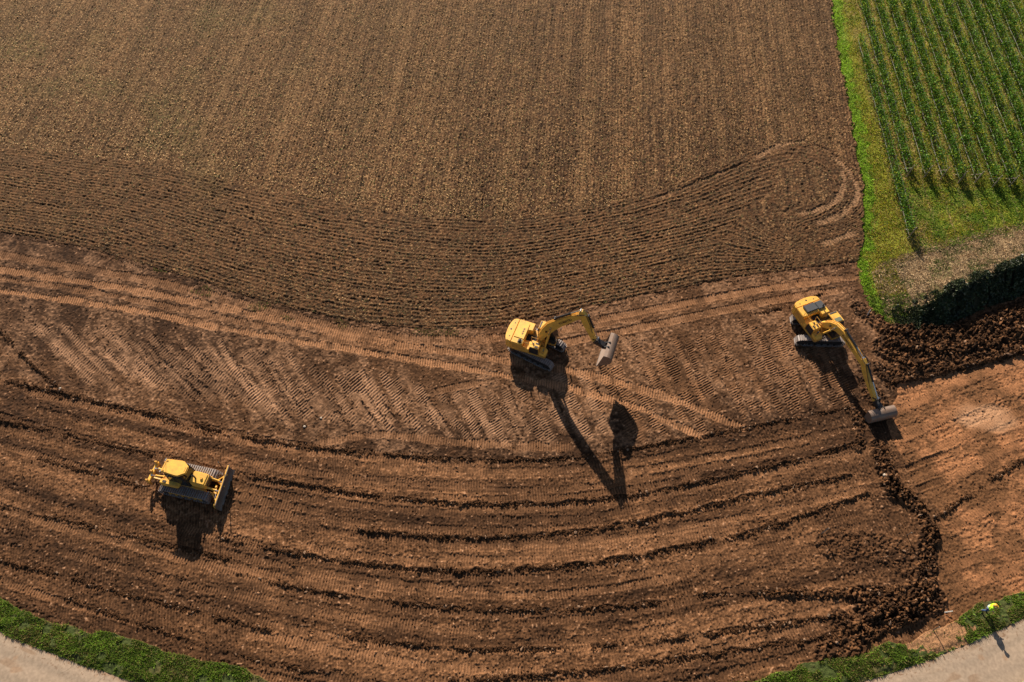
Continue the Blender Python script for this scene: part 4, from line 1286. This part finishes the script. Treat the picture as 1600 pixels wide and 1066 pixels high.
# ------------------------------------------------------------------ bulldozer
def bulldozer(loc, heading, label):
    root = empty("bulldozer", loc, heading)
    tag(root, label, "bulldozer")
    I4 = Matrix.Identity(4)
    for s in (-1, 1):
        crawler(root, I4, 0.97 * s, 0.74, -1.65, 1.65, 0.46, True)
    MB().box(-1.9, 1.5, -0.6, 0.6, 0.45, 1.15).build("hull", M['yellow2'], root, 0.03)
    hood = MB().prism([(0.62, 1.15), (1.95, 1.15), (1.98, 1.55), (1.9, 1.95), (0.62, 2.12)], -0.52, 0.52).build("engine_hood", M['yellow'], root, 0.09)
    g_ = MB()
    for k in range(6):
        g_.box(1.985, 2.0, -0.4, 0.4, 1.2 + 0.12 * k, 1.25 + 0.12 * k)
    g_.build("radiator_grille", M['black'], hood)
    g_ = MB().cyl((1.05, -0.1, 2.05), (1.05, -0.1, 2.55), 0.065, n=12).cyl((1.05, -0.1, 2.5), (0.95, -0.12, 2.66), 0.06, n=12)
    g_.build("exhaust_pipe", M['black'], root)
    g_ = MB().cyl((1.5, 0.0, 2.0), (1.5, 0.0, 2.12), 0.11, n=14)
    g_.build("filler_cap", M['yellow2'], hood)
    sv = MB().box(0.75, 1.85, -0.66, -0.54, 1.0, 1.1).box(0.75, 1.85, 0.54, 0.66, 1.0, 1.1)
    sv.split("hood_step", M['yellow2'], root)
    # fender boxes
    for s in (-1, 1):
        fb_ = MB().prism([(-1.95, 1.1), (-0.5, 1.1), (-0.25, 1.3), (-0.45, 1.62), (-1.85, 1.72)], min(0.56 * s, 0.96 * s), max(0.56 * s, 0.96 * s)).build("fender", M['yellow'], root, 0.05)
        v_ = MB().box(-1.65, -1.35, min(0.68 * s, 0.86 * s), max(0.68 * s, 0.86 * s), 1.70, 1.725)
        v_.build("vent", M['black'], fb_)
    # cab, glazed and dark
    cp = [(-1.15, 1.15), (0.58, 1.15), (0.66, 1.7), (0.42, 3.12), (-1.05, 3.12), (-1.2, 1.9)]
    cab = MB().prism(cp, -0.62, 0.62).build("cab", M['black'], root, 0.04)
    wn = MB()
    for yy in (-0.632, 0.622):
        wn.prism([(-1.02, 1.95), (-0.42, 1.85), (-0.38, 3.0), (-0.95, 3.0)], yy, yy + 0.01)
        wn.prism([(-0.30, 1.45), (0.52, 1.45), (0.54, 1.75), (0.34, 3.0), (-0.26, 3.0)], yy, yy + 0.01)
    wn.prism([(0.672, 1.72), (0.682, 1.72), (0.452, 3.05), (0.442, 3.05)], -0.5, 0.5)
    wn.split("window", M['glass'], cab)
    rp = [(-1.30, -0.56), (-1.30, 0.56), (0.0, 0.68), (0.22, 0.66), (0.74, 0.30), (0.74, -0.30), (0.22, -0.66), (0.0, -0.68)]
    rf = MB().prism(rp, 3.13, 3.34, 'xy').build("roof", M['yellow'], root, 0.06)
    b_ = MB()
    for yy in (-0.42, 0.42):
        b_.cyl((-1.1, yy, 3.34), (-1.1, yy, 3.40), 0.05, n=10)
    b_.box(-1.2, -1.15, -0.5, 0.5, 3.34, 3.355)
    b_.box(0.54, 0.58, -0.2, 0.2, 3.34, 3.36)
    b_.split("roof_fitting", M['yellow2'], rf)
    w_ = MB()
    for yy in (-0.5, 0.5):
        w_.box(-1.38, -1.30, yy - 0.1, yy + 0.1, 3.16, 3.3)
    w_.split("work_light", M['grey'], rf)
    an = MB().tube([(-1.3, 0.5, 3.34), (-1.3, 0.5, 4.15)], 0.015, 6)
    an.build("aerial", M['black'], rf)
    # C-frame, rams, blade
    fr_ = MB()
    for s in (-1, 1):
        fr_.tube([(0.4, 0.56 * s, 0.62), (2.15, 0.56 * s, 0.55), (2.85, 0.18 * s, 0.5)], 0.09, 8)
        fr_.tube([(2.2, 0.55 * s, 0.7), (2.85, 1.15 * s, 0.85)], 0.055, 8)
    fr_.build("push_frame", M['yellow'], root)
    for s in (-1, 1):
        cylinder_part(root, (1.9, 0.42 * s, 1.35), (2.78, 0.40 * s, 0.95), 0.075, 0.045, "lift_ram", 0.7)
    cylinder_part(root, (2.35, 0.0, 0.75), (2.82, -0.95, 1.1), 0.07, 0.045, "tilt_ram", 0.7)
    BT = Matrix.Translation((2.95, 0.12, 0)) @ Matrix.Rotation(R(5.5), 4, 'Z')
    prof = [(0.06, 1.24), (-0.06, 1.0), (-0.12, 0.7), (-0.08, 0.4), (0.04, 0.12), (0.16, 0.0)]
    pr2 = chaikin(prof, 2)
    m = MB()
    for a, b in zip(pr2[:-1], pr2[1:]):
        m.prism([tuple(a), tuple(b), (b[0] - 0.05, b[1]), (a[0] - 0.05, a[1])], -1.78, 1.78)
    bmesh.ops.remove_doubles(m.bm, verts=m.bm.verts[:], dist=0.0005)
    bl = m.build("blade", M['blade_steel'], root, 0, False, BT)
    m = MB()
    m.box(-0.09, -0.0, -1.72, 1.72, 1.08, 1.225)
    for yy in (-1.7, -1.0, -0.35, 0.35, 1.0, 1.7):
        m.prism([(-0.02, 1.1), (-0.16, 1.1), (-0.32, 0.75), (-0.30, 0.4), (-0.1, 0.2), (-0.15, 0.6)], yy - 0.04, yy + 0.04)
    m.box(-0.32, -0.19, -1.3, 1.3, 0.42, 0.62)
    m.build("blade_ribs", M['yellow'], bl, 0.01, False, BT)
    for s, hgt in ((-1, 2.6), (1, 2.75)):
        ms_ = MB().cyl((-0.2, 1.25 * s, 1.2), (-0.2, 1.25 * s, hgt), 0.032, n=8).cyl((-0.2, 1.25 * s, hgt), (-0.2, 1.25 * s, hgt + 0.08), 0.05, n=10)
        ms_.build("mast", M['black'], bl, 0, False, BT)
    # ripper at the rear
    m = MB()
    m.box(-3.28, -3.05, -0.92, 0.92, 0.85, 1.08)
    for s in (-1, 1):
        m.tube([(-1.9, 0.42 * s, 0.75), (-3.1, 0.42 * s, 0.9)], 0.08, 8)
    rp_ = m.build("ripper", M['yellow'], root, 0.02)
    for yy in (-0.82, 0.0, 0.82):
        MB().prism([(-3.12, 1.3), (-3.34, 1.3), (-3.36, 0.75), (-3.28, 0.42), (-3.08, 0.34), (-3.18, 0.7)], yy - 0.07, yy + 0.07).build("shank", M['yellow2'], rp_, 0.01)
    for s in (-1, 1):
        cylinder_part(root, (-1.85, 0.3 * s, 1.4), (-3.1, 0.3 * s, 1.05), 0.07, 0.045, "ripper_ram", 0.66)
    return root

bulldozer((-26.5, 24.75, 0.02), R(-12.5), "yellow bulldozer with grey front blade and rear ripper on brown soil")

# ------------------------------------------------------------------ vine rows
def vine_row(k, qk, y0, y1, label):
    s, c = math.sin(AZR), math.cos(AZR)
    dirv = np.array([c, s]); nrm = np.array([s, -c])
    def P(p):
        return nrm * qk + dirv * p
    p0 = (y0 - (nrm * qk)[1]) / s; p1 = (y1 - (nrm * qk)[1]) / s
    base = P(p0)
    root = empty("vine_row", (base[0], base[1], 0.0), AZR - math.pi / 2)
    tag(root, label, "vine row", "rows of the vineyard")
    L = p1 - p0
    n = int(L * 290)
    a = RNG.random(n) * L
    dens = vn(a, a * 0 + k * 3.3, 0.8, 121)
    gap = vn(a, a * 0 + k * 9.7, 1.6, 124)
    a = a[RNG.random(n) < (0.10 + 1.0 * dens) * (0.35 + 0.65 * sst(0.18, 0.4, gap))]
    n = len(a)
    hh = 0.50 + 1.35 * RNG.beta(1.7, 1.3, n) * (0.75 + 0.45 * vn(a, a * 0 + k * 7.1, 0.6, 122))
    wd = (0.13 + 0.20 * vn(a, a * 0 + k, 0.5, 123))
    yy = RNG.normal(0, 1, n) * wd * 0.85 + 0.14 * (vn(a, a * 0 + k * 2.2, 1.1, 125) - 0.5)
    stray = RNG.random(n) < 0.10
    yy = np.where(stray, yy * 2.2, yy)
    co = np.stack([yy, a, hh], -1)
    cl = np.where((RNG.random(n) < 0.14)[:, None], jitc((0.28, 0.32, 0.02), n), jitc((0.085, 0.18, 0.018), n, 0.5))
    leaves(co, RNG.uniform(0.055, 0.11, n), cl, M['leaf'], "foliage", root, 0.3)
    m = MB()
    for z_ in (0.65,):
        m.tube([(-0.12, 0.0, z_)] + [(-0.12 + RNG.normal(0, 0.035), t_, z_ + RNG.normal(0, 0.05)) for t_ in np.arange(1.5, L, 1.5)] + [(-0.12, L, z_)], 0.026, 5)
    m.build("wire", M['wire'], root)
    m = MB()
    for z_ in (1.2, 1.75):
        m.tube([(0, 0.0, z_), (0, L, z_)], 0.006, 4)
    m.build("upper_wire", M['wire'], root)
    for t_ in np.arange(5.0, L, 5.0):
        MB().cyl((0, t_, -0.05), (0, t_, 1.95), 0.04, 0.035, 6).build("post", M['wood'], root)
    MB().cyl((0, 0.0, -0.05), (0, -0.25, 2.0), 0.06, 0.05, 8).build("end_post", M['wood'], root)
    MB().cyl((0.02, 1.3, -0.05), (0.02, -0.15, 1.5), 0.045, 0.04, 8).build("brace", M['wood'], root)
    proto_ = None
    for t_ in np.arange(0.6, L, 1.5):
        if proto_ is None:
            so = MB().tube([(-0.03, 0, -0.03), (0.02, 0.03, 0.4), (-0.02, -0.02, 0.8)], 0.026, 5).build("stem", M['bark'], root)
            proto_ = so
        else:
            so = proto_.copy(); C.objects.link(so); so.parent = root
        so.location = (RNG.normal(0, 0.05), t_, 0)
        so.rotation_euler = (0, 0, RNG.uniform(0, 6))
    return root

ends = [51.4, 60.1, 60.0, 59.8, 59.2, 59.2, 58.6, 58.6]
qs = [35.87, 37.43, 39.30, 41.05, 42.80, 44.55, 46.30, 48.05]
while qs[-1] < 68:
    qs.append(qs[-1] + 1.78); ends.append(ends[-1] - 0.12)
names = ["first", "second", "third", "fourth", "fifth", "sixth", "seventh", "eighth", "ninth", "tenth", "eleventh", "twelfth", "thirteenth", "fourteenth", "fifteenth", "sixteenth", "seventeenth", "eighteenth", "nineteenth", "twentieth"]
for k, (qk, y0) in enumerate(zip(qs, ends)):
    y1 = 83.0 if k == 0 else 112.0
    if k == 0:
        lab = "longest leafy vine row, on the grass strip side, reaching down to the brown bank"
    else:
        lab = f"leafy green vine row, {names[k]} counted from the bright grass strip by the field"
    vine_row(k, qk, y0, y1, lab)

# ------------------------------------------------------------------ survey stakes and stones
def stake(u, v, h, lean, label, mat='wood', r_=0.035):
    x, y = at(u, v)
    z = float(z_at(x, y)[0][0])
    root = MB().prism([(-r_, -r_), (r_, -r_), (r_, r_), (-r_, r_)], -0.1, h, 'xy').build("survey_stake", M[mat], None, 0.006)
    root.location = (x, y, z)
    root.rotation_euler = (lean[0], lean[1], 0.4)
    tag(root, label, "stake", "survey stakes in the soil")
    return root

stake(1283, 834, 1.35, (0.05, 0.1), "thin brown stake standing alone in the tracked soil left of the rubble strip")
stake(1417, 836, 1.25, (0.1, -0.2), "thin brown stake beside the dark rubble strip, on a pale soil patch")
M['white_wood'] = solid_mat("white_stake", (0.7, 0.66, 0.58), 0.6, 0, (0.4, 0.3, 0.2), 0.3)
stake(1477, 957, 0.5, (0.3, 0.8), "short white stake leaning over bare soil near the grass verge", 'white_wood')
stake(1354, 494, 0.7, (-0.2, 0.3), "short pale stake at the grass corner behind the excavator with dark covers", 'white_wood')
stake(1457, 985, 0.85, (0.0, 0.1), "thin stake in the bare patch between grass verge and rubble pile")

M['stone'] = solid_mat("pale_stone", (0.40, 0.33, 0.26), 0.9, 0, (0.3, 0.2, 0.13), 0.5, 6.0)
def stone(u, v, r_, label):
    x, y = at(u, v)
    z = float(z_at(x, y)[0][0])
    bm = bmesh.new()
    bmesh.ops.create_icosphere(bm, subdivisions=2, radius=r_)
    for v_ in bm.verts:
        v_.co *= 1 + 0.18 * math.sin(9 * v_.co.x / r_ + u) * math.cos(7 * v_.co.y / r_ + v) + random.uniform(-0.08, 0.08)
        v_.co.z *= 0.7
    me = bpy.data.meshes.new("stone"); bm.to_mesh(me); bm.free()
    me.shade_flat(); me.materials.append(M['stone'])
    o = link("stone", me); o.location = (x, y, z + r_ * 0.35)
    tag(o, label, "stone", "pale stones on the soil")
stone(1381, 744, 0.16, "pale angular stone on the dark rubble strip below the wide bucket")
stone(476, 667, 0.12, "pale stone on tracked soil just above the long dark windrow")
stone(502, 654, 0.10, "small pale stone beside a dark furrow of the tracked soil, upper of two")
stone(95, 608, 0.11, "pale stone where two dark windrows meet near the field side")

# ------------------------------------------------------------------ the surveyor on the verge
M['skin'] = solid_mat("skin", (0.50, 0.30, 0.21), 0.6, 0, (0.45, 0.25, 0.17), 0.2, 8)
M['hivis'] = solid_mat("hi_vis_fabric", (0.42, 0.80, 0.02), 0.7, 0, (0.36, 0.7, 0.03), 0.4, 9)
M['hivis'].node_tree.nodes["Principled BSDF"].inputs["Specular IOR Level"].default_value = 0.2
M['jeans'] = solid_mat("blue_jeans", (0.05, 0.09, 0.19), 0.85, 0, (0.03, 0.05, 0.1), 0.5, 9)
M['boot'] = solid_mat("boot_leather", (0.10, 0.075, 0.05), 0.7)
M['helmet'] = solid_mat("orange_helmet", (0.80, 0.40, 0.04), 0.35, 0, None, 0.05)
M['stripe'] = solid_mat("silver_stripe", (0.72, 0.74, 0.72), 0.35, 0.1, None, 0.05)

def skin_body(name, chains, mat, parent, levels=2, base=0):
    """one continuous surface grown from a branching skeleton; chains = list of [(x,y,z,r), ...]"""
    verts, rad, edges = [], [], []
    key = {}
    for ch in chains:
        prev = None
        for (x, y, z, r_) in ch:
            kx = (round(x, 4), round(y, 4), round(z, 4))
            if kx not in key:
                key[kx] = len(verts); verts.append((x, y, z)); rad.append(r_)
            i = key[kx]
            if prev is not None and prev != i:
                edges.append((prev, i))
            prev = i
    me = bpy.data.meshes.new(name)
    me.from_pydata(verts, edges, [])
    o = bpy.data.objects.new(name, me)
    C.objects.link(o)
    sk = o.modifiers.new("skin", 'SKIN')
    sk.use_smooth_shade = True
    lay = me.skin_vertices[0].data if me.skin_vertices else None
    if lay is None:
        bm = bmesh.new(); bm.from_mesh(me)
        bm.verts.layers.skin.verify()
        bm.to_mesh(me); bm.free()
        lay = me.skin_vertices[0].data
    for i, r_ in enumerate(rad):
        rr = r_ if isinstance(r_, tuple) else (r_, r_)
        lay[i].radius = rr
        lay[i].use_root = (i == base)
    ss = o.modifiers.new("sub", 'SUBSURF'); ss.levels = levels; ss.render_levels = levels
    dg = bpy.context.evaluated_depsgraph_get(); dg.update()
    out = bpy.data.meshes.new_from_object(o.evaluated_get(dg))
    out.name = name
    bpy.data.objects.remove(o); bpy.data.meshes.remove(me)
    out.materials.clear(); out.materials.append(mat)
    return link(name, out, parent)

def arm_chain(s, sh, el, wr, rs):
    return [(*sh, rs[0]), (*[(a + b) / 2 for a, b in zip(sh, el)], rs[1]), (*el, rs[2]), (*[(a + b) / 2 for a, b in zip(el, wr)], rs[3]), (*wr, rs[4])]

def person(loc, rz, label):
    H_ = dict(pel=(0, 0, 0.96), waist=(0, 0, 1.10), chest=(0.02, 0, 1.32), neck=(0.03, 0, 1.50))
    # joints: facing +x, left = +y, mid-stride
    shL, shR = (0.02, 0.19, 1.42), (0.02, -0.19, 1.42)
    elL, elR = (0.05, 0.27, 1.15), (-0.02, -0.27, 1.14)
    wrL, wrR = (0.27, 0.20, 1.08), (0.23, -0.19, 1.06)
    hipL, hipR = (0.0, 0.10, 0.92), (0.0, -0.10, 0.92)
    knL, knR = (0.14, 0.11, 0.50), (0.03, -0.11, 0.50)
    anL, anR = (0.12, 0.11, 0.09), (-0.17, -0.11, 0.12)
    toL, toR = (0.28, 0.12, 0.035), (-0.02, -0.12, 0.035)
    chains = [[(0, 0, 0.96, 0.13), (0, 0, 1.10, 0.115), (0.02, 0, 1.32, 0.135), (0.03, 0, 1.48, 0.06), (0.05, 0, 1.555, 0.055), (0.055, 0, 1.64, 0.095), (0.05, 0, 1.73, 0.085)],
              [(0.055, 0, 1.64, 0.095), (0.15, 0, 1.63, 0.018)]]
    for s, sh, el, wr in ((1, shL, elL, wrL), (-1, shR, elR, wrR)):
        chains.append([(0.02, 0, 1.32, 0.135)] + arm_chain(s, sh, el, wr, (0.06, 0.048, 0.04, 0.036, 0.026)))
        palm = tuple(a + b for a, b in zip(wr, (0.075, 0.0, -0.01)))
        chains.append([(*wr, 0.026), (*palm, 0.03)])
        for j, (oy, L_f) in enumerate(((-0.03, 0.065), (-0.01, 0.08), (0.01, 0.078), (0.03, 0.06))):
            m1 = (palm[0] + L_f * 0.6, palm[1] + oy, palm[2] - 0.012)
            m2 = (palm[0] + L_f * 0.95, palm[1] + oy, palm[2] - 0.045)
            chains.append([(*palm, 0.03), (*m1, 0.009), (*m2, 0.008)])
        th_ = (wr[0] + 0.05, wr[1] - 0.045 * s, wr[2] + 0.012)
        chains.append([(*wr, 0.026), (*th_, 0.011), (th_[0] + 0.035, th_[1] - 0.008 * s, th_[2] - 0.015, 0.009)])
    for hp, kn, an, to in ((hipL, knL, anL, toL), (hipR, knR, anR, toR)):
        chains.append([(0, 0, 0.96, 0.13), (*hp, 0.10), (*kn, 0.06), (*an, 0.042), (*to, 0.035)])
    x, y = loc
    z = float(z_at(x, y)[0][0])
    body = skin_body("person", chains, M['skin'], None, 2)
    body.location = (x, y, z - 0.02)
    body.rotation_euler = (0, 0, rz)
    tag(body, label, "person")
    eye = MB()
    for s in (-1, 1):
        eye.cyl((0.128, 0.034 * s, 1.655), (0.142, 0.034 * s, 1.655), 0.014, n=10)
    eye.split("eye", M['black'], body)
    mo = MB().box(0.125, 0.142, -0.025, 0.025, 1.585, 1.595)
    mo.build("mouth", M['recess'], body)
    er = MB()
    for s in (-1, 1):
        er.cyl((0.045, 0.088 * s, 1.645), (0.045, 0.104 * s, 1.65), 0.03, 0.024, n=10)
    er.split("ear", M['skin'], body)
    hr_ = MB().cyl((0.02, 0, 1.62), (0.03, 0, 1.72), 0.105, 0.103, n=16)
    hr_.build("hair", M['bark'], body, 0.02)
    jk = [[(0, 0, 0.90, (0.17, 0.17)), (0, 0, 1.10, (0.15, 0.165)), (0.02, 0, 1.32, (0.165, 0.185)), (0.03, 0, 1.47, 0.10)]]
    for sh, el, wr in ((shL, elL, wrL), (shR, elR, wrR)):
        ew = tuple(a * 0.25 + b * 0.75 for a, b in zip(el, wr))
        jk.append([(0.02, 0, 1.32, (0.165, 0.185))] + [(*sh, 0.085), (*el, 0.062), (*ew, 0.05)])
    jo = skin_body("jacket", jk, M['hivis'], body, 2)
    stp = MB()
    for z_, r_ in ((1.00, 0.178), (1.16, 0.172)):
        stp.cyl((0.004, 0, z_), (0.006, 0, z_ + 0.05), r_, n=20)
    stp.build("reflective_band", M['stripe'], jo)
    tr_ = [[(0, 0, 0.98, 0.15), (*hipL, 0.118), (*knL, 0.082), (anL[0], anL[1], anL[2] + 0.05, 0.062)], [(0, 0, 0.98, 0.15), (*hipR, 0.118), (*knR, 0.082), (anR[0], anR[1], anR[2] + 0.05, 0.062)]]
    skin_body("trousers", tr_, M['jeans'], body, 2)
    for an, to in ((anL, toL), (anR, toR)):
        skin_body("boot", [[(an[0], an[1], an[2] + 0.06, 0.062), (an[0], an[1], an[2] - 0.01, 0.058), (to[0], to[1], to[2] + 0.015, 0.048)]], M['boot'], body, 2)
    hm_ = MB()
    prev = None
    for k in range(7):
        a0 = math.pi / 2 * k / 7; a1 = math.pi / 2 * (k + 1) / 7
        hm_.cyl((0.05, 0, 1.70 + 0.125 * math.sin(a0)), (0.05, 0, 1.70 + 0.125 * math.sin(a1)), 0.14 * math.cos(a0) + 0.001, 0.14 * math.cos(a1) + 0.001, n=20)
    hm_.prism([(0.05, -0.13), (0.15, -0.12), (0.24, -0.06), (0.26, 0.0), (0.24, 0.06), (0.15, 0.12), (0.05, 0.13)], 1.695, 1.712, 'xy')
    hm_.build("helmet", M['helmet'], body)
    return body

person((35.65, 14.54), R(-35), "worker in yellow-green hi-vis jacket, blue jeans and orange helmet on the grass verge")
